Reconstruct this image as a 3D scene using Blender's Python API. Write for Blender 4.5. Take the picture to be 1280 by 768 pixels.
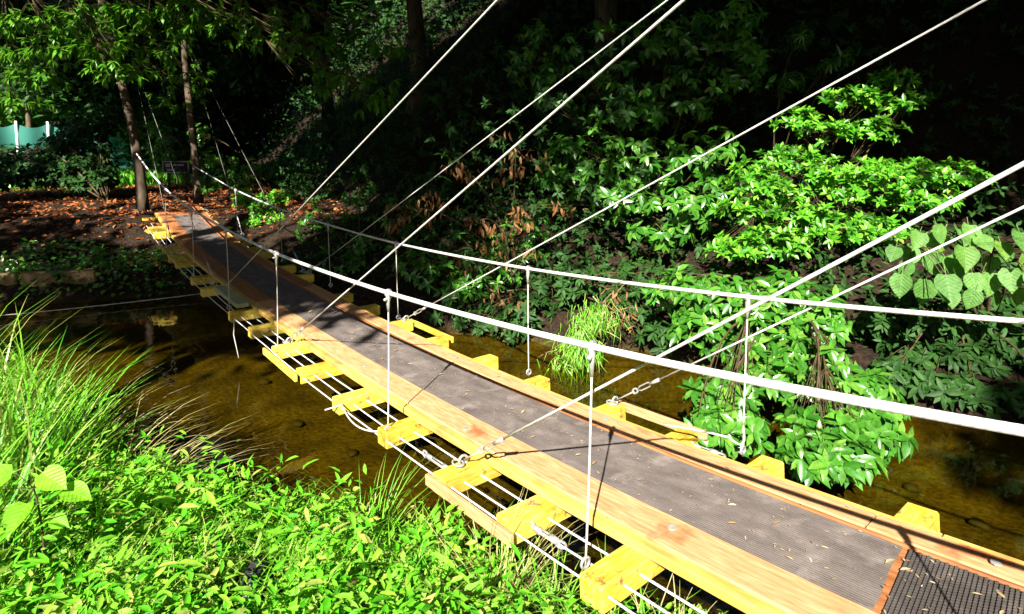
import bpy, math, random
import numpy as np
from mathutils import Vector

# ------------------------------------------------------------------ camera, sky, sun, exposure
scene = bpy.context.scene
for o in list(bpy.data.objects):
    bpy.data.objects.remove(o, do_unlink=True)
C = scene.collection
R = math.radians
CAM = np.array([-1.438, -1.213, 2.195])
YAW, PITCH, FOC, PY = 0.678, 0.10, 738.0, 257.0      # focal length and optical axis in photo pixels
cd = bpy.data.cameras.new('camera'); cam = bpy.data.objects.new('camera', cd); C.objects.link(cam)
cam.location = CAM; cam.rotation_euler = (math.pi/2 - PITCH, 0, -YAW)
cd.sensor_width = 36; cd.lens = FOC/1280*36; cd.shift_y = (PY-384)/1280
cd.clip_start = 0.05; cd.clip_end = 2000
scene.camera = cam

SUN = np.array([-1.03, -0.775, 1.0]); SUN = SUN/np.linalg.norm(SUN)      # towards the sun
world = bpy.data.worlds.new('World'); scene.world = world; world.use_nodes = True
wn = world.node_tree.nodes; wl = world.node_tree.links; wn.clear()
sky = wn.new('ShaderNodeTexSky'); sky.sky_type = 'NISHITA'; sky.sun_disc = False
sky.sun_elevation = math.asin(SUN[2]); sky.sun_rotation = math.atan2(SUN[0], SUN[1])
bg = wn.new('ShaderNodeBackground'); bg.inputs['Strength'].default_value = 0.05
wo = wn.new('ShaderNodeOutputWorld')
wl.new(sky.outputs[0], bg.inputs[0]); wl.new(bg.outputs[0], wo.inputs[0])
sd = bpy.data.lights.new('sun', 'SUN'); sun = bpy.data.objects.new('sun', sd); C.objects.link(sun)
sd.energy = 5.0; sd.angle = R(0.5); sd.color = (1.0, 0.95, 0.86)
sun.rotation_euler = Vector(-SUN).to_track_quat('-Z', 'Y').to_euler()
sun.location = (-8, -6, 20)
scene.view_settings.view_transform = 'Standard'; scene.view_settings.look = 'None'
scene.view_settings.gamma = 1.0; scene.view_settings.use_curve_mapping = False
scene.view_settings.exposure = 1.6
cy = scene.cycles
cy.use_denoising = True
cy.max_bounces = 4; cy.diffuse_bounces = 1; cy.glossy_bounces = 3; cy.transmission_bounces = 3; cy.transparent_max_bounces = 6

rng = np.random.default_rng(7); random.seed(7)

# ------------------------------------------------------------------ site survey helpers (photo pixel + distance -> place)
_fw = np.array([math.sin(YAW)*math.cos(PITCH), math.cos(YAW)*math.cos(PITCH), -math.sin(PITCH)])
_rt = np.array([math.cos(YAW), -math.sin(YAW), 0.0]); _up = np.cross(_rt, _fw)
def ray(u, v): return _fw + _rt*(u-640)/FOC + _up*(PY-v)/FOC
def site(u, v, d): return CAM + ray(u, v)*d
def site_z(u, v, z):
    r = ray(u, v); return CAM + r*(z-CAM[2])/r[2]
def view_depth(P): return (np.asarray(P)-CAM) @ _fw

# ------------------------------------------------------------------ materials
def new_mat(name):
    m = bpy.data.materials.new(name); m.use_nodes = True
    nt = m.node_tree; nt.nodes.clear()
    return m, nt, nt.nodes, nt.links
def ramp(N, stops):
    r = N.new('ShaderNodeValToRGB'); e = r.color_ramp.elements
    while len(e) < len(stops): e.new(0.5)
    for el, (p, c) in zip(e, stops): el.position = p; el.color = (*c, 1)
    return r
def leaf_mat(name, cols, rough=0.38, spec=0.5, trans=0.35):
    """leaf: each leaf its own tint (attribute 'rnd'), slightly translucent, waxy"""
    m, nt, N, L = new_mat(name)
    at = N.new('ShaderNodeAttribute'); at.attribute_name = 'rnd'
    oi = N.new('ShaderNodeObjectInfo')
    ad = N.new('ShaderNodeMath'); ad.operation = 'ADD'
    fr = N.new('ShaderNodeMath'); fr.operation = 'FRACT'
    L.new(at.outputs['Fac'], ad.inputs[0]); L.new(oi.outputs['Random'], ad.inputs[1]); L.new(ad.outputs[0], fr.inputs[0])
    n = len(cols); r = ramp(N, [(i/(n-1), c) for i, c in enumerate(cols)])
    L.new(fr.outputs[0], r.inputs[0])
    geo = N.new('ShaderNodeNewGeometry')
    nz = N.new('ShaderNodeTexNoise'); nz.inputs['Scale'].default_value = 35; nz.inputs['Detail'].default_value = 2
    L.new(geo.outputs['Position'], nz.inputs['Vector'])
    mp = N.new('ShaderNodeMapRange'); mp.inputs[1].default_value = .3; mp.inputs[2].default_value = .7
    mp.inputs[3].default_value = .72; mp.inputs[4].default_value = 1.2
    L.new(nz.outputs[0], mp.inputs[0])
    mx = N.new('ShaderNodeVectorMath'); mx.operation = 'SCALE'
    L.new(r.outputs[0], mx.inputs[0]); L.new(mp.outputs[0], mx.inputs['Scale'])
    p = N.new('ShaderNodeBsdfPrincipled'); p.inputs['Roughness'].default_value = rough
    p.inputs['Specular IOR Level'].default_value = spec
    L.new(mx.outputs[0], p.inputs['Base Color'])
    t = N.new('ShaderNodeBsdfTranslucent')
    hs = N.new('ShaderNodeHueSaturation'); hs.inputs['Hue'].default_value = .495; hs.inputs['Value'].default_value = 1.3
    L.new(mx.outputs[0], hs.inputs['Color']); L.new(hs.outputs[0], t.inputs[0])
    ms = N.new('ShaderNodeMixShader'); ms.inputs[0].default_value = trans
    L.new(p.outputs[0], ms.inputs[1]); L.new(t.outputs[0], ms.inputs[2])
    o = N.new('ShaderNodeOutputMaterial'); L.new(ms.outputs[0], o.inputs[0])
    return m
def noise_mat(name, stops, scale=4, rough=.7, stretch=(1,1,1), bump=.3, spec=.3, detail=6, metallic=0, blotch=None, bscale=1.5, bump_scale=None):
    """surface from noise -> colour ramp, optional large blotches, small bump"""
    m, nt, N, L = new_mat(name)
    tc = N.new('ShaderNodeNewGeometry')
    mp = N.new('ShaderNodeMapping'); mp.inputs['Scale'].default_value = stretch
    L.new(tc.outputs['Position'], mp.inputs[0])
    nz = N.new('ShaderNodeTexNoise'); nz.inputs['Scale'].default_value = scale; nz.inputs['Detail'].default_value = detail
    L.new(mp.outputs[0], nz.inputs['Vector'])
    r = ramp(N, stops); L.new(nz.outputs[0], r.inputs[0])
    col = r.outputs[0]
    if blotch:
        n2 = N.new('ShaderNodeTexNoise'); n2.inputs['Scale'].default_value = bscale; n2.inputs['Detail'].default_value = 5
        L.new(tc.outputs['Position'], n2.inputs['Vector'])
        r2 = ramp(N, [(blotch[0], (0,0,0)), (blotch[1], (1,1,1))]); L.new(n2.outputs[0], r2.inputs[0])
        mix = N.new('ShaderNodeMix'); mix.data_type = 'RGBA'
        L.new(r2.outputs[0], mix.inputs[0]); L.new(col, mix.inputs[6]); mix.inputs[7].default_value = (*blotch[2], 1)
        col = mix.outputs[2]
    p = N.new('ShaderNodeBsdfPrincipled'); p.inputs['Roughness'].default_value = rough
    p.inputs['Specular IOR Level'].default_value = spec; p.inputs['Metallic'].default_value = metallic
    L.new(col, p.inputs['Base Color'])
    if bump:
        b = N.new('ShaderNodeBump'); b.inputs['Strength'].default_value = bump; b.inputs['Distance'].default_value = .01
        if bump_scale:
            n3 = N.new('ShaderNodeTexNoise'); n3.inputs['Scale'].default_value = bump_scale; n3.inputs['Detail'].default_value = 6
            L.new(mp.outputs[0], n3.inputs['Vector']); L.new(n3.outputs[0], b.inputs['Height'])
        else: L.new(nz.outputs[0], b.inputs['Height'])
        L.new(b.outputs[0], p.inputs['Normal'])
    o = N.new('ShaderNodeOutputMaterial'); L.new(p.outputs[0], o.inputs[0])
    return m

M = {}
M['plank'] = noise_mat('plank_wood', [(.25,(.46,.21,.085)), (.5,(.57,.305,.14)), (.75,(.64,.40,.21))], 8, .7, (8,1.1,8), .35, blotch=(.62,.70,(.40,.12,.045)), bscale=3.4)
M['plank_red'] = noise_mat('plank_wood_red', [(.3,(.24,.085,.03)), (.5,(.36,.14,.05)), (.75,(.46,.2,.08))], 7, .6, (6,.55,6), .35, blotch=(.58,.75,(.18,.06,.025)), bscale=2.0)
M['yellow'] = noise_mat('yellow_paint', [(.3,(.72,.47,.025)), (.5,(.80,.57,.04)), (.75,(.84,.66,.12))], 9, .5, (1,1,1), .25, spec=.4, blotch=(.62,.70,(.42,.22,.06)), bscale=7)
M['strip'] = noise_mat('strip_wood', [(.3,(.55,.30,.06)), (.5,(.64,.39,.09)), (.72,(.70,.48,.18))], 7, .6, (6,.55,6), .3, blotch=(.58,.7,(.5,.24,.07)), bscale=3)
M['pale_board'] = noise_mat('pale_board', [(.3,(.30,.33,.16)), (.7,(.46,.47,.28))], 9, .7, (2,.4,2), .2)
M['cable'] = noise_mat('galvanised_cable', [(.3,(.50,.50,.47)), (.6,(.68,.68,.64))], 60, .45, (1,1,1), .15, spec=.5, metallic=.15)
M['rope'] = noise_mat('white_rope', [(.3,(.52,.48,.40)), (.6,(.68,.65,.58))], 90, .8, (1,1,1), .4)
M['faint_cable'] = noise_mat('dimmed_cable', [(.3,(.16,.15,.13)), (.7,(.30,.28,.25))], 30, .6)  # far stay cables coloured darker to imitate dim light
M['steel'] = noise_mat('steel_fitting', [(.3,(.45,.45,.43)), (.7,(.62,.62,.6))], 50, .35, (1,1,1), .1, metallic=.5)
M['bark'] = noise_mat('bark', [(.3,(.045,.030,.018)), (.55,(.11,.08,.05)), (.75,(.17,.13,.085))], 9, .85, (1,1,.35), .8)
M['twig'] = noise_mat('twig', [(.3,(.05,.035,.015)), (.7,(.12,.085,.04))], 20, .8)
M['dry_twig'] = noise_mat('dry_twig', [(.3,(.16,.10,.05)), (.7,(.28,.19,.10))], 20, .8)
M['concrete'] = noise_mat('concrete', [(.3,(.11,.07,.035)), (.7,(.24,.16,.08))], 6, .9, (1,1,1), .5)
M['stone'] = noise_mat('stone', [(.3,(.012,.011,.008)), (.7,(.04,.033,.02))], 12, .8, (1,1,1), .4)
M['pole'] = noise_mat('white_pole', [(.3,(.6,.6,.58)), (.7,(.75,.75,.73))], 12, .5)
M['board_dark'] = noise_mat('board_dark', [(.3,(.03,.025,.02)), (.7,(.07,.05,.04))], 10, .6)
M['board_pale'] = noise_mat('board_pale', [(.3,(.5,.45,.36)), (.7,(.65,.6,.5))], 10, .6)
M['pale_blue'] = noise_mat('pale_blue', [(.3,(.42,.55,.7)), (.7,(.6,.7,.8))], 10, .5)
M['hose'] = noise_mat('black_hose', [(.3,(.012,.012,.014)), (.7,(.03,.03,.032))], 30, .4)

M['cover'] = leaf_mat('cover_leaf', [(.05,.27,.008), (.10,.43,.012), (.17,.54,.02), (.27,.62,.04), (.12,.48,.015), (.07,.35,.01), (.32,.62,.05), (.10,.42,.012), (.40,.40,.10), (.09,.42,.01)], .6, .22, .3)
M['grass'] = leaf_mat('grass_blade', [(.07,.28,.012), (.12,.40,.02), (.22,.52,.03), (.10,.36,.012), (.42,.46,.12), (.14,.42,.02)], .4, .4, .3)
M['straw'] = leaf_mat('straw_blade', [(.42,.36,.14), (.50,.44,.2), (.30,.32,.08)], .6, .3, .25)
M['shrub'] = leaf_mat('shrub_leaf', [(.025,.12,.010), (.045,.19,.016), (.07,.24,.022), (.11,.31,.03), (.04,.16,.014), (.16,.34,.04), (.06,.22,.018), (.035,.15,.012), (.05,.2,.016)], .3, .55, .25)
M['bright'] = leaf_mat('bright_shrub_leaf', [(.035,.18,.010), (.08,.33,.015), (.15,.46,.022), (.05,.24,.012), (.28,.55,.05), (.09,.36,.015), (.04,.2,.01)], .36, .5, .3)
M['dim'] = leaf_mat('shade_toned_leaf', [(.014,.050,.009), (.024,.078,.012), (.034,.10,.015), (.02,.065,.010)], .55, .2, .15)  # green lowered so the wood's shade is partly in the leaf colour
M['big'] = leaf_mat('big_leaf', [(.10,.27,.04), (.14,.33,.05), (.18,.38,.065)], .5, .35, .35)
M['sapling'] = leaf_mat('sapling_leaf', [(.16,.42,.012), (.22,.5,.02)], .45, .3, .4)
M['brown'] = leaf_mat('dry_leaf', [(.28,.12,.04), (.38,.2,.08), (.24,.09,.03), (.46,.27,.12)], .6, .3, .25)
M['litter'] = leaf_mat('litter_leaf', [(.26,.065,.015), (.42,.12,.03), (.16,.04,.012), (.5,.22,.06)], .7, .25, .1)
M['speck'] = leaf_mat('deck_leaf', [(.45,.36,.2), (.36,.22,.1), (.55,.48,.32), (.3,.13,.05)], .6, .3, .1)
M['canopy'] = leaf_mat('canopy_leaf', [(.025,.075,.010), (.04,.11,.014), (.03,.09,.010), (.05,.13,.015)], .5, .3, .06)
M['upper'] = leaf_mat('upper_leaf', [(.05,.19,.012), (.09,.29,.015), (.15,.38,.02), (.07,.23,.012)], .35, .5, .35)

# rubber mat
def paint_mat():
    m, nt, N, L = new_mat('worn_yellow_paint')
    g = N.new('ShaderNodeNewGeometry'); oi = N.new('ShaderNodeObjectInfo')
    mp = N.new('ShaderNodeMapping'); mp.inputs['Scale'].default_value = (2.2,14,14); L.new(g.outputs['Position'], mp.inputs[0])
    nz = N.new('ShaderNodeTexNoise'); nz.inputs['Scale'].default_value = 5; nz.inputs['Detail'].default_value = 8; L.new(mp.outputs[0], nz.inputs['Vector'])
    n2 = N.new('ShaderNodeTexNoise'); n2.inputs['Scale'].default_value = 16; n2.inputs['Detail'].default_value = 7; n2.inputs['Roughness'].default_value = .7; L.new(g.outputs['Position'], n2.inputs['Vector'])
    base = ramp(N, [(.3,(.72,.47,.03)), (.5,(.82,.62,.07)), (.75,(.86,.72,.22))]); L.new(nz.outputs[0], base.inputs[0])
    bare = ramp(N, [(.3,(.22,.11,.04)), (.7,(.48,.29,.13))]); L.new(nz.outputs[0], bare.inputs[0])
    chip = ramp(N, [(.575,(0,0,0)), (.63,(1,1,1))]); L.new(n2.outputs[0], chip.inputs[0])
    mx = N.new('ShaderNodeMix'); mx.data_type = 'RGBA'; L.new(chip.outputs[0], mx.inputs[0]); L.new(base.outputs[0], mx.inputs[6]); L.new(bare.outputs[0], mx.inputs[7])
    n3 = N.new('ShaderNodeTexNoise'); n3.inputs['Scale'].default_value = 4.5; n3.inputs['Detail'].default_value = 5; L.new(g.outputs['Position'], n3.inputs['Vector'])
    gr = ramp(N, [(.40,(1,1,1)), (.72,(.55,.46,.34))]); L.new(n3.outputs[0], gr.inputs[0])
    m2 = N.new('ShaderNodeMix'); m2.data_type = 'RGBA'; m2.blend_type = 'MULTIPLY'; m2.inputs[0].default_value = 1; L.new(mx.outputs[2], m2.inputs[6]); L.new(gr.outputs[0], m2.inputs[7])
    vr = N.new('ShaderNodeMapRange'); vr.inputs[3].default_value = .80; vr.inputs[4].default_value = 1.08; L.new(oi.outputs['Random'], vr.inputs[0])
    sc = N.new('ShaderNodeVectorMath'); sc.operation = 'SCALE'; L.new(m2.outputs[2], sc.inputs[0]); L.new(vr.outputs[0], sc.inputs['Scale'])
    p = N.new('ShaderNodeBsdfPrincipled'); p.inputs['Roughness'].default_value = .62; p.inputs['Specular IOR Level'].default_value = .3; L.new(sc.outputs[0], p.inputs['Base Color'])
    b = N.new('ShaderNodeBump'); b.inputs['Strength'].default_value = .45; b.inputs['Distance'].default_value = .006; L.new(nz.outputs[0], b.inputs['Height']); L.new(b.outputs[0], p.inputs['Normal'])
    o = N.new('ShaderNodeOutputMaterial'); L.new(p.outputs[0], o.inputs[0]); return m
M['yellow'] = paint_mat()
def cable_mat():
    m, nt, N, L = new_mat('wire_rope')
    g = N.new('ShaderNodeNewGeometry')
    w = N.new('ShaderNodeTexWave'); w.wave_type = 'BANDS'; w.bands_direction = 'DIAGONAL'; w.inputs['Scale'].default_value = 34; w.inputs['Distortion'].default_value = .6; L.new(g.outputs['Position'], w.inputs['Vector'])
    n = N.new('ShaderNodeTexNoise'); n.inputs['Scale'].default_value = 7; n.inputs['Detail'].default_value = 5; L.new(g.outputs['Position'], n.inputs['Vector'])
    c = ramp(N, [(.35,(.66,.65,.62)), (.6,(.84,.83,.81))]); L.new(n.outputs[0], c.inputs[0])
    k = ramp(N, [(.10,(.72,.71,.70)), (.45,(1,1,1))]); L.new(w.outputs[1], k.inputs[0])
    x = N.new('ShaderNodeMix'); x.data_type = 'RGBA'; x.blend_type = 'MULTIPLY'; x.inputs[0].default_value = .8; L.new(c.outputs[0], x.inputs[6]); L.new(k.outputs[0], x.inputs[7])
    p = N.new('ShaderNodeBsdfPrincipled'); p.inputs['Roughness'].default_value = .5; p.inputs['Metallic'].default_value = .0; L.new(x.outputs[2], p.inputs['Base Color'])
    b = N.new('ShaderNodeBump'); b.inputs['Strength'].default_value = .35; b.inputs['Distance'].default_value = .002; L.new(w.outputs[1], b.inputs['Height']); L.new(b.outputs[0], p.inputs['Normal'])
    o = N.new('ShaderNodeOutputMaterial'); L.new(p.outputs[0], o.inputs[0]); return m
M['cable'] = cable_mat()
def veined(name, cols, rough=.5, trans=.35):
    """large leaves: paler midrib and side veins in the leaf's own coordinates"""
    m = leaf_mat(name, cols, rough, .3, trans); nt = m.node_tree; N = nt.nodes; L = nt.links
    tc = N.new('ShaderNodeTexCoord'); sp = N.new('ShaderNodeSeparateXYZ'); L.new(tc.outputs['Object'], sp.inputs[0])
    def mth(op, a, b=None):
        q = N.new('ShaderNodeMath'); q.operation = op
        for i_, v in enumerate((a, b)):
            if v is None: continue
            if isinstance(v, (int, float)): q.inputs[i_].default_value = v
            else: L.new(v, q.inputs[i_])
        return q.outputs[0]
    ax = mth('ABSOLUTE', sp.outputs[0]); side = mth('SINE', mth('MULTIPLY', mth('SUBTRACT', sp.outputs[1], mth('MULTIPLY', ax, .8)), 46))
    v1 = mth('GREATER_THAN', side, .93); v2 = mth('LESS_THAN', ax, .012); v = mth('MAXIMUM', v1, v2)
    p = next(n for n in N if n.type == 'BSDF_PRINCIPLED'); src = p.inputs['Base Color'].links[0].from_socket
    mx = N.new('ShaderNodeMix'); mx.data_type = 'RGBA'; L.new(mth('MULTIPLY', v, .22), mx.inputs[0]); L.new(src, mx.inputs[6]); mx.inputs[7].default_value = (.42,.52,.18,1)
    L.new(mx.outputs[2], p.inputs['Base Color'])
    b = N.new('ShaderNodeBump'); b.inputs['Strength'].default_value = .16; b.inputs['Distance'].default_value = .02; L.new(side, b.inputs['Height']); L.new(b.outputs[0], p.inputs['Normal'])
    return m
M['big'] = veined('big_leaf', [(.07,.20,.035), (.11,.27,.05), (.14,.31,.06), (.08,.21,.03), (.18,.34,.04)])
M['sapling'] = veined('sapling_leaf', [(.16,.42,.012), (.22,.5,.02)], .45, .4)
def mat_rubber(name, a, b):
    return noise_mat(name, [(.3,a), (.7,b)], 14, .75, (1,.35,1), .5, spec=.3, blotch=(.55,.75,tuple(x*1.35 for x in b)), bscale=9, bump_scale=60)
M['mat'] = mat_rubber('grey_rubber', (.085,.070,.063), (.15,.125,.112))
M['mat_dark'] = mat_rubber('dark_rubber', (.045,.038,.034), (.085,.072,.064))

# ground: soil, leaf mould, silt under water
def ground_mat():
    m, nt, N, L = new_mat('ground')
    g = N.new('ShaderNodeNewGeometry'); sx = N.new('ShaderNodeSeparateXYZ'); L.new(g.outputs['Position'], sx.inputs[0])
    n1 = N.new('ShaderNodeTexNoise'); n1.inputs['Scale'].default_value = 3.2; n1.inputs['Detail'].default_value = 8
    n2 = N.new('ShaderNodeTexNoise'); n2.inputs['Scale'].default_value = 26; n2.inputs['Detail'].default_value = 6
    n3 = N.new('ShaderNodeTexVoronoi'); n3.inputs['Scale'].default_value = 16
    for n in (n1, n2, n3): L.new(g.outputs['Position'], n.inputs['Vector'])
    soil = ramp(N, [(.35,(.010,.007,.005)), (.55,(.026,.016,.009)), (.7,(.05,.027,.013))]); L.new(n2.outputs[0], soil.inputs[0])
    silt = ramp(N, [(.30,(.036,.026,.005)), (.5,(.066,.050,.008)), (.70,(.098,.076,.013))]); L.new(n1.outputs[0], silt.inputs[0])
    fine = ramp(N, [(.35,(.45,.42,.38)), (.6,(1,1,1))]); L.new(n2.outputs[0], fine.inputs[0])
    mul = N.new('ShaderNodeMix'); mul.data_type = 'RGBA'; mul.blend_type = 'MULTIPLY'; mul.inputs[0].default_value = .8
    L.new(silt.outputs[0], mul.inputs[6]); L.new(fine.outputs[0], mul.inputs[7])
    mr = N.new('ShaderNodeMapRange'); mr.inputs[1].default_value = -.02; mr.inputs[2].default_value = .06
    L.new(sx.outputs[2], mr.inputs[0])
    mix = N.new('ShaderNodeMix'); mix.data_type = 'RGBA'
    L.new(mr.outputs[0], mix.inputs[0]); L.new(mul.outputs[2], mix.inputs[6]); L.new(soil.outputs[0], mix.inputs[7])
    p = N.new('ShaderNodeBsdfPrincipled'); p.inputs['Roughness'].default_value = .9; p.inputs['Specular IOR Level'].default_value = .15
    L.new(mix.outputs[2], p.inputs['Base Color'])
    b = N.new('ShaderNodeBump'); b.inputs['Strength'].default_value = .7; b.inputs['Distance'].default_value = .03
    L.new(n2.outputs[0], b.inputs['Height']); L.new(b.outputs[0], p.inputs['Normal'])
    o = N.new('ShaderNodeOutputMaterial'); L.new(p.outputs[0], o.inputs[0])
    return m
M['ground'] = ground_mat()
def water_mat():
    m, nt, N, L = new_mat('stream_water')
    g = N.new('ShaderNodeNewGeometry')
    n = N.new('ShaderNodeTexNoise'); n.inputs['Scale'].default_value = 5; n.inputs['Detail'].default_value = 3
    L.new(g.outputs['Position'], n.inputs['Vector'])
    b = N.new('ShaderNodeBump'); b.inputs['Strength'].default_value = .05; b.inputs['Distance'].default_value = .05
    L.new(n.outputs[0], b.inputs['Height'])
    dt = N.new('ShaderNodeVectorMath'); dt.operation = 'DOT_PRODUCT'; L.new(g.outputs['Incoming'], dt.inputs[0]); L.new(b.outputs[0], dt.inputs[1])
    def mth(op, a, bval=None):
        q = N.new('ShaderNodeMath'); q.operation = op; L.new(a, q.inputs[0])
        if bval is not None: q.inputs[1].default_value = bval
        return q.outputs[0]
    om = N.new('ShaderNodeMath'); om.operation = 'SUBTRACT'; om.inputs[0].default_value = 1.0; L.new(mth('ABSOLUTE', dt.outputs['Value']), om.inputs[1])
    f_ = mth('ADD', mth('MULTIPLY', mth('POWER', om.outputs[0], 5.0), .98), .02)      # Schlick, same from above and below
    gl = N.new('ShaderNodeBsdfGlossy'); gl.inputs['Roughness'].default_value = .03; L.new(b.outputs[0], gl.inputs['Normal'])
    tr = N.new('ShaderNodeBsdfTransparent'); tr.inputs[0].default_value = (.74,.66,.22,1)
    ms = N.new('ShaderNodeMixShader'); L.new(f_, ms.inputs[0]); L.new(tr.outputs[0], ms.inputs[1]); L.new(gl.outputs[0], ms.inputs[2])
    o = N.new('ShaderNodeOutputMaterial'); L.new(ms.outputs[0], o.inputs[0])
    return m
M['water'] = water_mat()
def net_mat():
    m, nt, N, L = new_mat('teal_net')
    d = N.new('ShaderNodeBsdfDiffuse'); d.inputs[0].default_value = (.09,.34,.28,1)
    t = N.new('ShaderNodeBsdfTranslucent'); t.inputs[0].default_value = (.05,.42,.33,1)
    ms = N.new('ShaderNodeMixShader'); ms.inputs[0].default_value = .4
    L.new(d.outputs[0], ms.inputs[1]); L.new(t.outputs[0], ms.inputs[2])
    o = N.new('ShaderNodeOutputMaterial'); L.new(ms.outputs[0], o.inputs[0])
    return m
M['net'] = net_mat()

# ------------------------------------------------------------------ object helpers
def tag(o, label=None, cat=None, group=None, kind=None):
    if label: o['label'] = label
    if cat: o['category'] = cat
    if group: o['group'] = group
    if kind: o['kind'] = kind
    return o
def thing(name, label, cat, loc=(0,0,0), group=None):
    o = bpy.data.objects.new(name, None); C.objects.link(o); o.location = loc; o.empty_display_size = .2
    return tag(o, label, cat, group)
def link(name, me, parent=None):
    o = bpy.data.objects.new(name, me); C.objects.link(o)
    if parent is not None:
        o.parent = parent
        p = parent; off = Vector((0,0,0))
        while p is not None: off += p.location; p = p.parent
        o.location = -off                       # meshes are written in world coordinates
    return o
class MB:
    """collects vertices and faces, builds one mesh object"""
    def __init__(s): s.v = []; s.f = []; s.n = 0
    def add(s, v, f):
        s.v.append(np.asarray(v, float)); s.f += [tuple(i+s.n for i in q) for q in f]; s.n += len(v)
    def box(s, c, size, rx=None, bev=.006):
        """bevelled box, optionally rotated by a 3x3"""
        hx, hy, hz = [x/2 for x in size]; b = min(bev, hx*.45, hy*.45, hz*.45)
        V = []
        for sx in (-1,1):
            for sy in (-1,1):
                for sz in (-1,1):
                    V += [(sx*(hx-b), sy*(hy-b), sz*hz), (sx*(hx-b), sy*hy, sz*(hz-b)), (sx*hx, sy*(hy-b), sz*(hz-b))]
        idx = lambda sx,sy,sz,k: ((sx*2+sy)*2+sz)*3+k
        Fc = []
        for z in (0,1):
            q = [idx(0,0,z,0), idx(1,0,z,0), idx(1,1,z,0), idx(0,1,z,0)]; Fc.append(q if z else q[::-1])
        for y in (0,1):
            q = [idx(0,y,0,1), idx(1,y,0,1), idx(1,y,1,1), idx(0,y,1,1)]; Fc.append(q[::-1] if y else q)
        for x in (0,1):
            q = [idx(x,0,0,2), idx(x,1,0,2), idx(x,1,1,2), idx(x,0,1,2)]; Fc.append(q if x else q[::-1])
        for x in (0,1):
            for y in (0,1):
                Fc.append([idx(x,y,0,1), idx(x,y,0,2), idx(x,y,1,2), idx(x,y,1,1)])
                Fc.append([idx(x,y,z,k) for z,k in ((0,0),)] + [idx(x,y,0,1), idx(x,y,0,2)])
                Fc.append([idx(x,y,1,0), idx(x,y,1,1), idx(x,y,1,2)])
        for z in (0,1):
            for x in (0,1): Fc.append([idx(x,0,z,0), idx(x,1,z,0), idx(x,1,z,2), idx(x,0,z,2)])
            for y in (0,1): Fc.append([idx(0,y,z,0), idx(1,y,z,0), idx(1,y,z,1), idx(0,y,z,1)])
        V = np.array(V)
        if rx is not None: V = V @ np.asarray(rx).T
        s.add(V + np.asarray(c, float), Fc)
    def tube(s, pts, rad, n=6, cap=True):
        P = np.asarray(pts, float); k = len(P)
        rad = np.broadcast_to(np.asarray(rad, float), (k,))
        T = np.gradient(P, axis=0); T /= (np.linalg.norm(T, axis=1, keepdims=True)+1e-9)
        ref = np.array([0,0,1.]) if abs(T[0][2]) < .9 else np.array([1.,0,0])
        V = []
        u = np.cross(T[0], ref); u /= np.linalg.norm(u)
        for i in range(k):
            u = u - T[i]*(u@T[i]); u /= (np.linalg.norm(u)+1e-9); w = np.cross(T[i], u)
            for j in range(n):
                a = 2*math.pi*j/n; V.append(P[i] + rad[i]*(u*math.cos(a)+w*math.sin(a)))
        Fc = [[i*n+j, i*n+(j+1)%n, (i+1)*n+(j+1)%n, (i+1)*n+j] for i in range(k-1) for j in range(n)]
        if cap: Fc += [list(range(n))[::-1], [(k-1)*n+j for j in range(n)]]
        s.add(V, Fc)
    def ring(s, c, ax, rad, r, n=14, m=6, squash=1.0, long=None):
        """torus / oval ring: axis ax, long axis direction 'long'"""
        ax = np.asarray(ax, float); ax /= np.linalg.norm(ax)
        l = np.asarray(long if long is not None else (0,0,1.), float); l = l-ax*(l@ax)
        if np.linalg.norm(l) < 1e-4: l = np.cross(ax, (1,0,.3))
        l /= np.linalg.norm(l); w = np.cross(ax, l)
        P = [np.asarray(c)+l*rad*math.cos(t)+w*rad*squash*math.sin(t) for t in np.linspace(0, 2*math.pi, n+1)]
        s.tube(P, r, m, False)
    def build(s, name, mat, parent=None, smooth=False):
        me = bpy.data.meshes.new(name)
        v = np.concatenate(s.v) if s.v else np.zeros((0,3))
        me.from_pydata(v.tolist(), [], s.f); me.materials.append(mat)
        if smooth: me.polygons.foreach_set('use_smooth', [True]*len(me.polygons))
        me.update()
        return link(name, me, parent)

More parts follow.
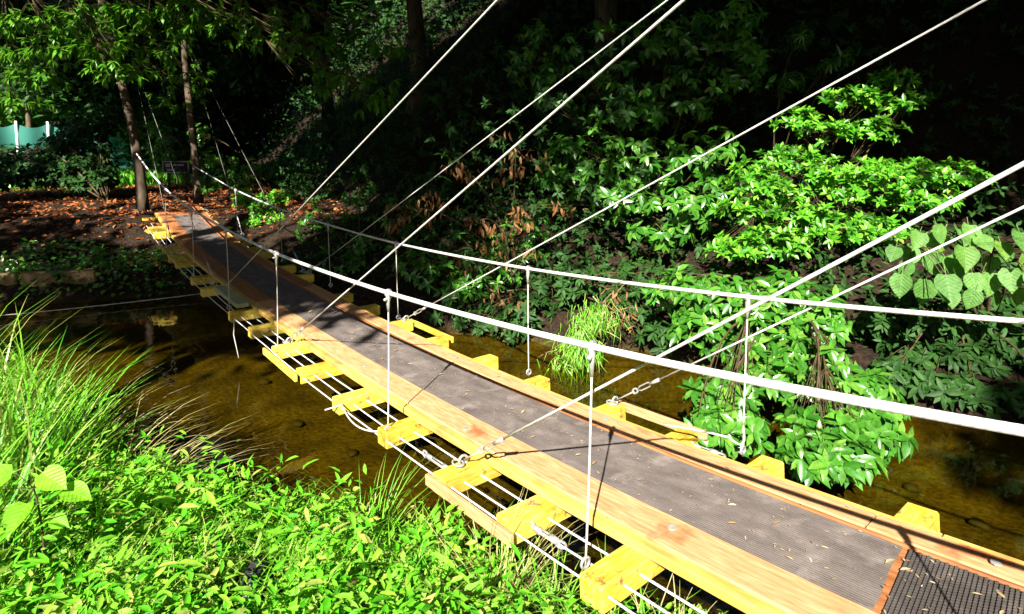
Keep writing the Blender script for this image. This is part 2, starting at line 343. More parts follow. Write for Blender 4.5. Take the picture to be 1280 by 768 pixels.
# leaf shapes: verts (x across, y along, z up, unit length), faces
def lance(w=.3, fold=.06, curl=-.10):
    V = [(0,0,0), (-w*.45,.28,fold), (0,.30,0.0), (w*.45,.28,fold), (-w*.42,.64,fold+curl*.45), (0,.66,curl*.4), (w*.42,.64,fold+curl*.45), (0,1,curl)]
    Fc = [(0,3,2), (0,2,1), (2,3,6,5), (1,2,5,4), (5,6,7), (5,7,4)]
    return np.array(V), Fc
def diamond(w=.4, fold=.07, curl=-.08):
    V = [(0,0,0), (-w*.5,.45,fold), (0,.48,0), (w*.5,.45,fold), (0,1,curl)]
    return np.array(V), [(0,3,2), (0,2,1), (2,3,4), (1,2,4)]
def quad(w=.45):
    V = [(0,0,0), (-w*.5,.5,.05), (0,1,-.05), (w*.5,.5,.05)]
    return np.array(V), [(0,3,2), (0,2,1)]
def heart(w=.82):
    prof = [(0.0,.10), (.10,.30), (.25,.47), (.42,.5), (.6,.42), (.78,.26), (.92,.10)]
    V = [(0,.05,0)]; 
    for y, h in prof[1:]:
        V += [(-h*w, y-(.06 if y < .2 else 0), .05+.10*h-.18*y*y), (0, y, -.18*y*y), (h*w, y-(.06 if y < .2 else 0), .05+.10*h-.18*y*y)]
    V.append((0,1,-.2)); n = len(prof)-1
    Fc = [(0,3,2), (0,2,1)]
    for i in range(n-1):
        a = 1+3*i; b = a+3
        Fc += [(a+1,a+2,b+2,b+1), (a,a+1,b+1,b)]
    a = 1+3*(n-1); Fc += [(a+1,a+2,len(V)-1), (a,a+1,len(V)-1)]
    # petiole
    k = len(V); V += [(-.012,-.3,.03), (.012,-.3,.03), (.012,.06,.0), (-.012,.06,.0)]; Fc.append((k,k+1,k+2,k+3))
    return np.array(V), Fc
def blade():
    V = []; ys = [0,.3,.55,.8,1]; ws = [.5,.46,.38,.22,0]; zs = [0,-.02,-.09,-.24,-.46]
    for y, w_, z in zip(ys[:-1], ws[:-1], zs[:-1]): V += [(-w_,y,z), (w_,y,z)]
    V.append((0,1,zs[-1]))
    Fc = [(2*i,2*i+1,2*i+3,2*i+2) for i in range(3)] + [(6,7,8)]
    return np.array(V), Fc

def unit(a): return a/(np.linalg.norm(a, axis=-1, keepdims=True)+1e-9)
def leaf_frames(pos, d, nrm):
    y = unit(d); x = unit(np.cross(y, nrm)); z = np.cross(x, y)
    return x, y, z
def leaves(name, shape, pos, d, nrm, ln, wd, mat, parent=None, split=0, part='leaf', smooth=True):
    """one mesh of many leaves; the 'split' leaves that show largest become objects of their own"""
    pos, d, nrm = (np.asarray(a, float) for a in (pos, d, nrm)); n = len(pos)
    ln = np.broadcast_to(np.asarray(ln, float), (n,)); wd = np.broadcast_to(np.asarray(wd, float), (n,))
    V0, F0 = shape; x, y, z = leaf_frames(pos, d, nrm)
    V = pos[:,None,:] + x[:,None,:]*(V0[None,:,0:1]*(ln*wd)[:,None,None]) + y[:,None,:]*(V0[None,:,1:2]*ln[:,None,None]) + z[:,None,:]*(V0[None,:,2:3]*ln[:,None,None])
    rnd = rng.random(n)
    single = np.zeros(n, bool)
    if split:
        dep = view_depth(pos); face = np.abs((unit(CAM-pos)*z).sum(1)); size = ln*(.35+face)/np.maximum(dep, .3)
        single[np.argsort(-size)[:split]] = True
    out = None
    keep = np.where(~single)[0]
    if len(keep):
        k = len(V0); me = bpy.data.meshes.new(name)
        VV = V[keep].reshape(-1,3); nv = len(VV)
        loops = []; starts = []; c = 0; cnt = []
        fl = np.concatenate([np.array(f) for f in F0]); tot = np.array([len(f) for f in F0])
        L = (fl[None,:] + (np.arange(len(keep))*k)[:,None]).ravel()
        T = np.tile(tot, len(keep)); S = np.concatenate([[0], np.cumsum(T)[:-1]])
        me.vertices.add(nv); me.vertices.foreach_set('co', VV.ravel())
        me.loops.add(len(L)); me.loops.foreach_set('vertex_index', L)
        me.polygons.add(len(T)); me.polygons.foreach_set('loop_start', S)
        me.polygons.foreach_set('use_smooth', np.ones(len(T), bool) if smooth else np.zeros(len(T), bool))
        me.update(calc_edges=True)
        a = me.attributes.new('rnd', 'FLOAT', 'POINT'); a.data.foreach_set('value', np.repeat(rnd[keep], k))
        me.materials.append(mat)
        out = link(name, me, parent)
    if split:
        sh = []
        for q in range(4):                       # four shared leaf meshes
            me = bpy.data.meshes.new(part); W = V0.copy(); W[:,0] *= float(wd.mean()); W[:,2] *= (.6+.3*q)
            me.from_pydata(W.tolist(), [], F0); me.polygons.foreach_set('use_smooth', [True]*len(F0))
            me.materials.append(mat); me.update(); sh.append(me)
        p = parent; off = Vector((0,0,0))
        while p is not None: off += p.location; p = p.parent
        from mathutils import Matrix
        for i in np.where(single)[0]:
            o = bpy.data.objects.new(part, sh[i%4]); C.objects.link(o); o.parent = parent
            mt = Matrix(((x[i,0],y[i,0],z[i,0]), (x[i,1],y[i,1],z[i,1]), (x[i,2],y[i,2],z[i,2])))
            o.rotation_euler = mt.to_euler(); o.location = Vector(pos[i])-off; o.scale = (ln[i],)*3
    return out

def rand_unit(n): return unit(rng.normal(size=(n,3)))
def in_ellipsoid(n, c, r, pw=.4):
    u = rand_unit(n)*(rng.random((n,1))**pw); return np.asarray(c)+u*np.asarray(r), u
def whorls(tips, axes, k=(6,9), th=(55,100), droop=.25):
    """leaf positions / directions / normals for whorls of leaves at twig tips"""
    P, D, Nn = [], [], []
    for t, a in zip(tips, axes):
        a = a/np.linalg.norm(a); m = rng.integers(k[0], k[1]+1)
        e = np.cross(a, (0.31,.74,.2)); e /= np.linalg.norm(e); f = np.cross(a, e); ph = rng.random()*6.28
        for j in range(m):
            an = ph + 2*math.pi*j/m + rng.normal()*.25; q = R(rng.uniform(*th))
            rad = e*math.cos(an)+f*math.sin(an)
            dd = a*math.cos(q)+rad*math.sin(q); dd[2] -= droop*rng.uniform(.4,1.4)
            P.append(t + a*rng.uniform(-.02,.02)); D.append(dd); Nn.append(a+rng.normal(size=3)*.25+np.array([0,0,.35]))
    return np.array(P), unit(np.array(D)), np.array(Nn)
def bez(a, b, c, n=8):
    t = np.linspace(0,1,n)[:,None]; a, b, c = (np.asarray(q, float) for q in (a, b, c))
    return (1-t)**2*a + 2*t*(1-t)*b + t*t*c

def shrub(name, label, cat, base, pads, leaf_len, mat, shape=None, wd=1.0, k=(6,9), th=(55,100), droop=.25, split=0, group=None, axis_up=.5, twig_mat='twig', pw=.4, face=0.0, dens=1.0):
    """pads: (centre, radii, number of whorls). branches run from the base to the pads, twigs to the whorls"""
    base = np.asarray(base, float); t = thing(name, label, cat, base, group)
    st = MB(); tips = []; axes = []
    for c, r, n in pads:
        c = np.asarray(c, float); mid = (base+c)/2 + np.array([0,0,.25*np.linalg.norm(c-base)]) + rng.normal(size=3)*.07*(1+np.linalg.norm(c-base))
        br = bez(base+rng.normal(size=3)*.03, mid, c, 9); L = np.linalg.norm(c-base)
        st.tube(br, np.linspace(.008+.004*L, .004, 9), 5)
        n = int(n*dens); P, u = in_ellipsoid(n, c, r, pw)
        ax = unit(u + np.array([0,0,axis_up]) + face*(CAM-P)/np.linalg.norm(CAM-P, axis=1, keepdims=True))
        tips.append(P); axes.append(ax)
        for i in range(0, n, 2):
            s0 = br[rng.integers(5,9)]
            st.tube(bez(s0, (s0+P[i])/2+rng.normal(size=3)*.03, P[i]-ax[i]*.01, 4), [.005,.004,.003,.002], 3, False)
    st.build('stem', M[twig_mat], t, True)
    tips = np.concatenate(tips); axes = np.concatenate(axes)
    P, D, Nn = whorls(tips, axes, k, th, droop)
    ln = leaf_len*rng.uniform(.65,1.2,len(P))
    leaves('foliage', shape or lance(.38), P, D, Nn, ln, wd, M[mat], t, split)
    return t

# ------------------------------------------------------------------ terrain and stream
FAR = np.array([(-60,30),(-14,14.5),(-6,11.2),(-1.8,9.4),(-.05,8.65),(1.3,6.4),(2.48,4.3),(3.45,2.7),(4.1,.6),(4.6,-1.5),(6,-5),(12,-16),(40,-50)], float)
NEAR = np.array([(-60,26),(-14,11),(-5,8.0),(-2.2,6.2),(-1.40,5.0),(-1.12,4.1),(-1.0,3.1),(-.62,2.3),(-.08,1.55),(.30,1.05),(.80,.35),(1.30,-.9),(2.3,-3.5),(8,-15),(36,-52)], float)
def sdist(poly, x, y):
    """signed distance to an open polyline, positive on its left"""
    best = np.full(x.shape, 1e9); sg = np.ones(x.shape)
    for a, b in zip(poly[:-1], poly[1:]):
        e = b-a; L2 = e@e; t = np.clip(((x-a[0])*e[0]+(y-a[1])*e[1])/L2, 0, 1)
        dx = x-(a[0]+t*e[0]); dy = y-(a[1]+t*e[1]); d = np.hypot(dx, dy)
        s = np.sign(e[0]*dy-e[1]*dx); m = d < best-1e-9
        best = np.where(m, d, best); sg = np.where(m, s, sg)
    return best*sg
def sstep(a, b, v): t = np.clip((v-a)/(b-a), 0, 1); return t*t*(3-2*t)
def wob(x, y, f, s): return np.sin(f*x+s)*np.cos(f*1.3*y+2.1*s)+.5*np.sin(2.3*f*(x+y)+3*s)+.35*np.cos(3.9*f*x-2.7*f*y+s)
def height(x, y):
    x = np.asarray(x, float); y = np.asarray(y, float)
    dF = sdist(FAR, x, y) + .07*wob(x, y, 2.3, 1.0)
    dN = -sdist(NEAR, x, y) + .05*wob(x, y, 2.9, 2.0)
    ins = np.minimum(-dF, -dN)
    bed = -.30*sstep(0, .7, ins) + .02*wob(x, y, 3.1, .4)
    near = .36*sstep(0, .55, dN)+.22*sstep(.4, 2.2, dN) + .03*wob(x, y, 1.7, .7)*sstep(.2,1,dN)
    far = .30*sstep(0, .3, dF)+.62*sstep(.5, 2.4, dF) + .04*wob(x, y, 1.9, 1.7)*sstep(.2,1,dF)
    u = x-(2.6+.22*np.maximum(y-6, 0))
    hill = np.minimum(1.0*np.maximum(u, 0), .12*np.maximum(dF-.5, 0)+.85*np.maximum(dF-3.6, 0))
    hill = np.where(hill > 14, 14+(hill-14)*.12, hill)
    far = far + hill + .12*wob(x, y, .9, .3)*sstep(.5, 3, hill)
    back = np.hypot(x, y)
    far = far + .55*np.maximum(y-52, 0)*(y > 52)*np.clip(1-(y-52)/260, .2, 1)*.6
    far = far + .5*np.maximum(y-19-.0*x, 0)*0
    h = np.where(dF > 0, far, np.where(dN > 0, near, bed))
    return h
fx = np.arange(-6, 10.01, .14); fy = np.arange(-4, 17.01, .14)
def outer(a, lo, hi, far=320):
    g = [.3*1.28**i for i in range(1, 24)]; g = np.cumsum(g); g = g[g < far]
    return np.concatenate([(lo-g)[::-1], a, hi+g])
gx = outer(fx, fx[0], fx[-1]); gy = outer(fy, fy[0], fy[-1])
X, Y = np.meshgrid(gx, gy); Z = height(X, Y)
me = bpy.data.meshes.new('ground'); nx, ny = len(gx), len(gy)
V = np.stack([X.ravel(), Y.ravel(), Z.ravel()], 1)
i, j = np.meshgrid(np.arange(nx-1), np.arange(ny-1)); b0 = (j*nx+i).ravel()
Fq = np.stack([b0, b0+1, b0+1+nx, b0+nx], 1)
me.from_pydata(V.tolist(), [], Fq.tolist()); me.materials.append(M['ground'])
me.polygons.foreach_set('use_smooth', [True]*len(me.polygons)); me.update()
tag(link('ground', me), kind='structure')
w = MB(); w.add([(-70,-70,0),(70,-70,0),(70,70,0),(-70,70,0)], [(0,1,2,3)])
tag(w.build('stream_water', M['water']), kind='structure')
def hz(x, y): return float(height(np.array([x]), np.array([y]))[0])

# ------------------------------------------------------------------ the suspension footbridge
PROF = np.array([(-6,1.18),(-4,1.08),(-3,1.02),(-2,.93),(-1,.81),(-.5,.757),(0,.71),(.5,.671),(1,.638),(1.7,.597),(2.4,.568),(3,.551),(3.7,.542),(5,.542),(6,.55),(7,.562),(8,.592),(9,.66),(10,.775),(11,.92),(12,1.05)])
def deck(y):
    def raw(q): return np.interp(q, PROF[:,0], PROF[:,1])
    return (raw(y-.3)+2*raw(y)+raw(y+.3))/4
bridge = thing('suspension_footbridge', 'narrow wooden suspension footbridge with yellow sleepers and white cables over the stream', 'footbridge', (.62, 3.5, 0))
XL, XR = -.025, 1.262
SLY = [-3.3,-2.7,-2.1,-1.15,-.51,.10,.58,1.08,1.74,2.36,3.05,3.70,4.39,5.05,6.28,6.95,8.05,8.42,9.05,9.98,10.35,10.98]
for q, y in enumerate(SLY):
    m = MB(); z = float(deck(y)); sl = float(deck(y+.1)-deck(y-.1))/.2
    a = math.atan(sl); rx = np.array([[1,0,0],[0,math.cos(a),-math.sin(a)],[0,math.sin(a),math.cos(a)]])
    yaw = rng.normal()*.012; rz = np.array([[math.cos(yaw),-math.sin(yaw),0],[math.sin(yaw),math.cos(yaw),0],[0,0,1]])
    off = rng.normal()*.012
    m.box(((XL+XR)/2+off, y, z-.05), (XR-XL+rng.normal()*.015, .115, .098), rz@rx, .008)
    m.build('sleeper', M['yellow'], bridge)
def strip(name, x0, x1, y0, y1, z0, z1, mat, jit=0.0):
    """a plank that follows the sag of the deck: top z1, bottom z0 above the sleeper line"""
    m = MB(); ys = np.arange(y0, y1+.001, .24)
    if ys[-1] < y1-.02: ys = np.append(ys, y1)
    V = []; b = .006
    for y in ys:
        z = float(deck(y)); sx = jit*math.sin(2.1*y+x0*9)
        V += [(x0+sx,y,z+z0), (x1+sx,y,z+z0), (x1+sx,y,z+z1-b), (x1+sx-b,y,z+z1), (x0+sx+b,y,z+z1), (x0+sx,y,z+z1-b)]
    n = len(ys)
    Fc = [[i*6+k, i*6+(k+1)%6, (i+1)*6+(k+1)%6, (i+1)*6+k] for i in range(n-1) for k in range(6)]
    Fc += [[0,1,2,3,4,5][::-1], [(n-1)*6+k for k in range(6)]]
    m.add(V, Fc); return m.build(name, mat, bridge)
cuts = [(-3.5,-.93),(-.926,2.02),(2.024,4.98),(4.984,8.22),(8.224,11.2)]
for y0, y1 in cuts:
    strip('edge_strip', .196, .246, y0, y1, .003, .040, M['strip'], .003)
    strip('edge_strip', 1.000, 1.036, y0+.3, y1+.3-.004, .003, .030, M['strip'], .003)
    strip('deck_plank', .250, .432, y0+.15, y1+.146, .003, .042, M['plank_red' if y0 > 4 else 'plank'], .002)  # far planks redder and darker, colour standing in for the shade there
    strip('deck_plank', .874, .996, y0+.5, y1+.496, .003, .040, M['plank_red' if y0 > 4 else 'plank'], .002)
    strip('lip_board', .846, .870, y0-.2, y1-.204, .003, .040, M['plank_red'])
    strip('under_board', .436, .842, y0, y1, .003, .030, M['plank_red'])
# boards nailed along the sleeper ends
def side_board(y0, y1, x, mat='yellow', zt=-.010, h=.055, t=.022):
    m = MB(); p0 = np.array([x,y0,float(deck(y0))+zt-h/2]); p1 = np.array([x,y1,float(deck(y1))+zt-h/2])
    d = p1-p0; L = np.linalg.norm(d); d /= L; u = np.cross(d, (1,0,0)); u /= np.linalg.norm(u)
    m.box((p0+p1)/2, (t, L, h), np.stack([np.array([1,0,0]), d, -u], 1), .004)
    return m.build('side_board', M[mat], bridge)
side_board(.50, 1.16, XL-.032, 'plank'); side_board(3.0, 3.78, XL-.034, 'yellow')
side_board(.50, 1.14, XR+.033, 'plank'); side_board(3.0, 3.76, XR+.034, 'yellow')
m = MB(); m.box((.05, 8.23, float(deck(8.2))+.006), (.17, .56, .02)); m.build('filler_board', M['yellow'], bridge)
p0, p1 = np.array([.10,5.02,.575]), np.array([.10,5.98,.62])
m = MB(); m.box((p0+p1)/2, (.12, np.linalg.norm(p1-p0), .045), None, .005); m.build('loose_board', M['pale_board'], bridge)['label'] = 'pale grey-green loose board lying across two sleepers'
# lengthwise cables through the sleepers
for x, r_ in ((-.004,.0047), (.076,.0047), (.168,.005), (1.085,.0045), (1.17,.0045)):
    m = MB(); ys = np.arange(-5.2, 12.0, .35)
    m.tube([(x + .004*math.sin(1.7*y+x*30), y, float(deck(y))-(.045 if x < 1 else .085)-.006*abs(math.sin(y*4.8))) for y in ys], r_, 6)
    m.build('deck_cable', M['cable'], bridge, True)
# turnbuckles on the cables, near side
for x, ya, yb in ((.076,.36,.54), (.076,1.16,1.40), (1.17,.34,.52)):
    m = MB(); za, zb = float(deck(ya))-.045, float(deck(yb))-.045
    for sx in (-1,1): m.tube([(x+sx*.012,ya+.03,za),(x+sx*.012,yb-.03,zb)], .0045, 6)
    m.ring((x,ya,za), (0,0,1), .022, .006, long=(0,1,0), squash=.75); m.ring((x,yb,zb), (1,0,0), .022, .006, long=(0,1,0), squash=.75)
    m.tube([(x,ya+.02,za),(x,ya+.06,za)], .014, 8); m.tube([(x,yb-.06,zb),(x,yb-.02,zb)], .014, 8)
    m.build('turnbuckle', M['steel'], bridge, True)

# handrail cables and hangers
LR = [(.10,-5.75,2.75),(.07,-4.0,2.24),(.05,-2.4,1.88),(.05,-.98,1.622),(.05,.184,1.481),(.05,1.738,1.372),(.05,3.717,1.312),(.05,5.3,1.338),(.05,7.015,1.398),(.05,8.49,1.505),(.05,10.1,1.72),(.10,12.3,2.05)]
RR = [(1.25,-6.7,2.72),(1.22,-4.2,2.12),(1.22,-2.3,1.80),(1.22,-.768,1.579),(1.22,.257,1.455),(1.22,1.907,1.326),(1.22,3.87,1.255),(1.22,5.568,1.265),(1.22,7.33,1.300),(1.22,9.815,1.446),(1.24,13.2,1.77)]
def smooth_path(P, n=90):
    P = np.array(P); y = np.linspace(P[0,1], P[-1,1], n)
    out = np.stack([np.interp(y, P[:,1], P[:,k]) for k in range(3)], 1)
    for _ in range(14): out[1:-1] = (out[:-2]+2*out[1:-1]+out[2:])/4
    return out
rails = []
for P, rr in ((LR,.0125), (RR,.0105)):
    pth = smooth_path(P); rails.append(pth); m = MB(); m.tube(pth, rr, 8); m.build('handrail_cable', M['cable'], bridge, True)
def rail_z(k, y): return float(np.interp(y, rails[k][:,1], rails[k][:,2]))
HL = [(-1.2,.04),(.184,.05),(1.738,.05),(3.717,.05),(5.35,.05),(7.05,.05),(8.95,.05)]
HR = [(.257,1.22),(1.907,1.22),(3.87,1.22),(5.568,1.22),(7.33,1.22),(9.7,1.22)]
for k, lst in ((0,HL),(1,HR)):
    for q, (y, x) in enumerate(lst):
        zt = rail_z(k, y); yb = min(SLY, key=lambda s: abs(s-y)) if k == 0 and y != .184 else y
        yb = y + (yb-y)*(.25 if y != .184 else 0)
        zb = float(deck(yb))-.04; xx = x-.02 if k == 0 else x+.01
        m = MB(); m.tube(bez((x,y,zt), (x,(y+yb)/2,(zt+zb)/2), (xx,yb,zb), 7), .0044, 6); h = m.build('hanger', M['rope'], bridge, True)
        m = MB(); m.tube([(x,y,zt+.005),(x,y,zt-.03),(x,y+.002,zt-.06),(x,y,zt-.11)], [.012,.014,.011,.006], 7)
        m.ring((x,y,zt), (0,1,.1), .018, .006, n=12)
        if k == 0: m.tube([(x-.03,y-.012,zt-.035),(x+.022,y+.012,zt-.03)], .008, 6)
        m.build('clamp', M['steel'], h, True)
        m = MB(); m.ring((xx,yb,zb+.03), (0,1,0), .02, .006); m.build('eye', M['steel'], h, True)
# slack rope hanging off the right hanger, in the photo beside the sleeper
m = MB(); z = float(deck(.2)); m.tube(bez((1.225,.257,z+.10), (1.215,.22,z-.02), (1.17,.30,z+.055), 8), .0052, 6); m.tube(bez((1.17,.30,z+.055), (1.10,.42,z+.07), (1.07,.62,z+.03), 8), .0052, 6); m.build('slack_rope', M['rope'], bridge, True)
m = MB(); z = float(deck(1.74)); m.tube(bez((.0,1.79,z-.03), (-.1,1.95,z-.07), (-.005,2.3,z-.045), 9), .005, 6); m.tube([(-.0,2.30,z-.05),(-.10,2.35,z-.075)], .005, 6); m.build('slack_rope', M['rope'], bridge, True)
m = MB(); z = float(deck(4.4)); m.tube([(.01,5.0,z-.04),(-.02,4.93,z-.2),(.0,4.86,z-.42)], .005, 6); m.build('slack_rope', M['rope'], bridge, True)

# stay cables from the anchor trees down to the deck
ANL, ANR, AFL, AFR = (.10,-5.5,5.57), (1.23,-6.35,6.1), (.12,12.35,3.95), (1.25,13.15,4.35)
def stay(foot, top, r=.0065, gap=.34, mat='cable'):
    f = np.array(foot); t = np.array(top); d = t-f; L = np.linalg.norm(d); d /= L
    s = f+d*gap
    sag = np.array([0,0,-.002*L]); m = MB(); m.tube(bez(s, (s+t)/2+sag, t, 14), r, 6)
    o = m.build('stay_cable', M[mat], bridge, True)
    side = np.cross(d, (0,0,1.)); side /= np.linalg.norm(side); upv = np.cross(side, d)
    m = MB()
    for sg in (-1,1): m.tube([s-d*.0, s-d*.03+upv*sg*.012, s-d*.10+upv*sg*.013, s-d*.13], .0045, 6)
    m.tube([s-d*.02, s+d*.06], .011, 7); m.ring(s-d*.15, side, .022, .006, long=d, squash=.6)
    m.build('shackle', M['steel'], o, True)
    m = MB(); m.tube([s-d*.16, f], .0045, 6); m.ring(f, (0,1,0), .024, .007, long=(0,0,1)); m.ring(f+np.array([-.03,.0,-.004]), (0,0,1), .035, .005, squash=.7); m.build('eye_rod', M['steel'], o, True)
dz = lambda y: float(deck(y))
for f, t, r_ in (((.115,1.10,dz(1.1)+.02), ANL, .0056), ((.14,3.74,dz(3.7)+.02), ANL, .0048), ((.15,6.0,dz(6.0)+.03), ANL, .0044),
             ((1.235,1.10,dz(1.1)+.012), ANR, .0052), ((1.235,3.72,dz(3.7)+.012), (1.23,-6.35,5.63), .0048), ((1.24,6.3,dz(6.3)+.02), ANR, .0044),
             ((.13,6.35,dz(6.35)+.02), AFL, .0030), ((.11,9.0,dz(9.0)+.02), AFL, .0030), ((1.20,6.4,dz(6.4)+.02), AFR, .0028), ((1.20,9.3,dz(9.3)+.02), AFR, .0028)):
    stay(f, t, r_, mat='cable' if t[1] < 0 else 'faint_cable')
# screw heads on the planks
m0 = MB(); m0.tube([(0,0,0),(0,0,.004)], .016, 8); hd = None
for x, y in ((.93,-.80),(.36,.05),(.93,.9),(.30,1.35),(.34,2.7),(.93,2.4)):
    if hd is None:
        hd = m0.build('bolt_head', M['steel'], bridge); me_h = hd.data
    else:
        hd = bpy.data.objects.new('bolt_head', me_h); C.objects.link(hd); hd.parent = bridge
    zt = .0465 if x > .8 else .0425
    hd.location = Vector((x, y, float(deck(y))+zt))-Vector(bridge.location)

# rubber mats on the deck
def rib_mat(name, x0, x1, y0, y1, pitch, hgt, base, mat, label, skew=.02):
    m = MB(); ys = np.arange(y0, y1+.001, .12); nr = int((x1-x0)/pitch); xs = []
    for i in range(nr):
        a = x0+i*pitch; xs += [(a,0), (a+pitch*.18,hgt), (a+pitch*.62,hgt), (a+pitch*.8,0)]
    xs.append((x1,0)); V = []; k = len(xs)
    for y in ys:
        z = float(deck(y))
        for x, h in xs:
            V.append((x, y + skew*((x-x0)/(x1-x0)-.5) + (0 if y > ys[0] else .003*math.sin(21*x)), z+base+h))
    Fc = [[r*k+c, r*k+c+1, (r+1)*k+c+1, (r+1)*k+c] for r in range(len(ys)-1) for c in range(k-1)]
    m.add(V, Fc); o = m.build(name, mat); return tag(o, label, 'mat')
rib_mat('rubber_mat', .437, .842, -.585, 11.0, .0112, .0034, .033, M['mat'], 'long grey ribbed rubber mat laid along the middle of the footbridge deck', .05)
def knob_mat():
    m = MB(); x0, x1, y0, y1 = .437, .842, -2.9, -.607
    ys = np.arange(y0, y1+.001, .1); V = []
    if ys[-1] < y1: ys = np.append(ys, y1)
    for y in ys:
        for x in (x0, x1): V.append((x, y+.05*((x-x0)/(x1-x0)-.5), float(deck(y))+.033))
    m.add(V, [[2*i,2*i+1,2*i+3,2*i+2] for i in range(len(ys)-1)])
    p = .0150; nxk = int((x1-x0)/p)
    for iy, y in enumerate(np.arange(-1.75, y1-.004, p*.86)):
        for ix in range(nxk):
            x = x0+p*(ix+.5+(.5 if iy%2 else 0)*.9)-.002
            if x > x1-.004: continue
            yy = y+.05*((x-x0)/(x1-x0)-.5); z = float(deck(y))+.0332; a, b, h = .0060, .0044, .0062
            Vk = [(x-a,yy-a*.8,z),(x+a,yy-a*.8,z),(x+a,yy+a*.8,z),(x-a,yy+a*.8,z),(x-b,yy-b*.8,z+h),(x+b,yy-b*.8,z+h),(x+b,yy+b*.8,z+h),(x-b,yy+b*.8,z+h)]
            m.add(Vk, [(4,5,6,7),(0,1,5,4),(1,2,6,5),(2,3,7,6),(3,0,4,7)])
    return tag(m.build('rubber_mat', M['mat_dark']), 'dark knobbly rubber mat at the near end of the deck, past the seam', 'mat')
knob_mat()
# dry leaf bits on the deck
n = 620; yy = -1.2+6.5*rng.random(n)**1.2; xx = rng.uniform(.2, 1.0, n); xx = np.where(rng.random(n) < .75, rng.uniform(.45,.84,n), xx)
top = np.where(xx < .435, .044, np.where(xx < .843, .042, .05))
P = np.stack([xx, yy, np.interp(yy, PROF[:,0], PROF[:,1])+top], 1)
dd = np.stack([rng.normal(size=n), rng.normal(size=n), rng.normal(size=n)*.08], 1)
leaves('fallen_leaves', lance(.34,.05,-.05), P, dd, np.tile([0,0,1.],(n,1))+rng.normal(size=(n,3))*.12, rng.uniform(.004,.022,n)*np.where(rng.random(n) < .14, 2.4, 1), .9, M['speck'])
tag(bpy.data.objects['fallen_leaves'], 'dry leaf bits scattered over the deck', 'leaves', kind='stuff')

# ------------------------------------------------------------------ trees: crowns shaped to shade the stream and the slope
LITB = np.array([(-6,9),(-3,8.2),(-1,7.0),(0,5.4),(.6,4.6),(1.3,4.1),(2.3,3.6),(3.3,2.65),(4.2,2.4),(5,2.9),(6.3,3.0),(7.0,2.4),(7.4,-4)])
def in_sun(P):
    """probability that the sun reaches the places a leaf at P would shade (crown leaves there are dropped to shape the light)"""
    P = np.asarray(P, float); pr = np.zeros(len(P))
    for z in (.5, 1.6, 2.6, 3.4, 4.3):
        t = (P[:,2]-z)/SUN[2]; Q = P-SUN*t[:,None]; x, y = Q[:,0], Q[:,1]; ok = t > 0
        lit = (y < np.interp(x, LITB[:,0], LITB[:,1], right=-99)) & (x < 7.2) & (y > -4) & (x > -7)
        if z < 1: lit &= ~(((x > 2.9) & (y < -.35)) | (x > 4.7))
        if z > 1: lit &= (x > 3.0) & (y > np.where(z < 2, 2.3-.8*x, -.6)) & (z < 4)
        pr = np.maximum(pr, np.where(ok & lit, .985, 0))
        part = np.zeros(len(P))
        gap = wob(x, y, 4.2, 1.3+z)
        if z < 1: part = np.where((x > -2.5) & (x < 2.6) & (y > 8.4) & (y < 14) & (gap > np.where(y < 10.5, .15, .5)), .98, part)
        if z < 1: part = np.where((x > -8) & (x < 2.4) & (y > 20), .97, part)
        if z > 3: part = np.where((x > -3.5) & (x < 2.0) & (y > 7.0) & (y < 15) & (gap > -.8), .99, part)
        if 1 < z < 4: part = np.where((x > 1.8) & (x < 5.6) & (y > 2.8) & (y < 6.2) & (gap > np.where(x < 3.7, -.1, .85)), .98, part)
        if z in (1.6, .5): part = np.where((x > 1.0) & (x < 3.4) & (y > 8.2) & (y < 11.2), .99, part)
        pr = np.maximum(pr, np.where(ok, part, 0))
    return pr
def spray(P, size, k, spread, flat=.5):
    """k leaves around each point"""
    n = len(P); off = rng.normal(size=(n,k,3))*np.array([spread,spread,spread*flat]); Q = (P[:,None,:]+off).reshape(-1,3)
    d = unit(rng.normal(size=(n*k,3))*np.array([1,1,.35])+np.array([0,0,-.35])+.5*unit(off.reshape(-1,3)))
    nr = np.tile([0,0,1.],(n*k,1))+rng.normal(size=(n*k,3))*.45
    return Q, d, nr, size*rng.uniform(.7,1.25,n*k)
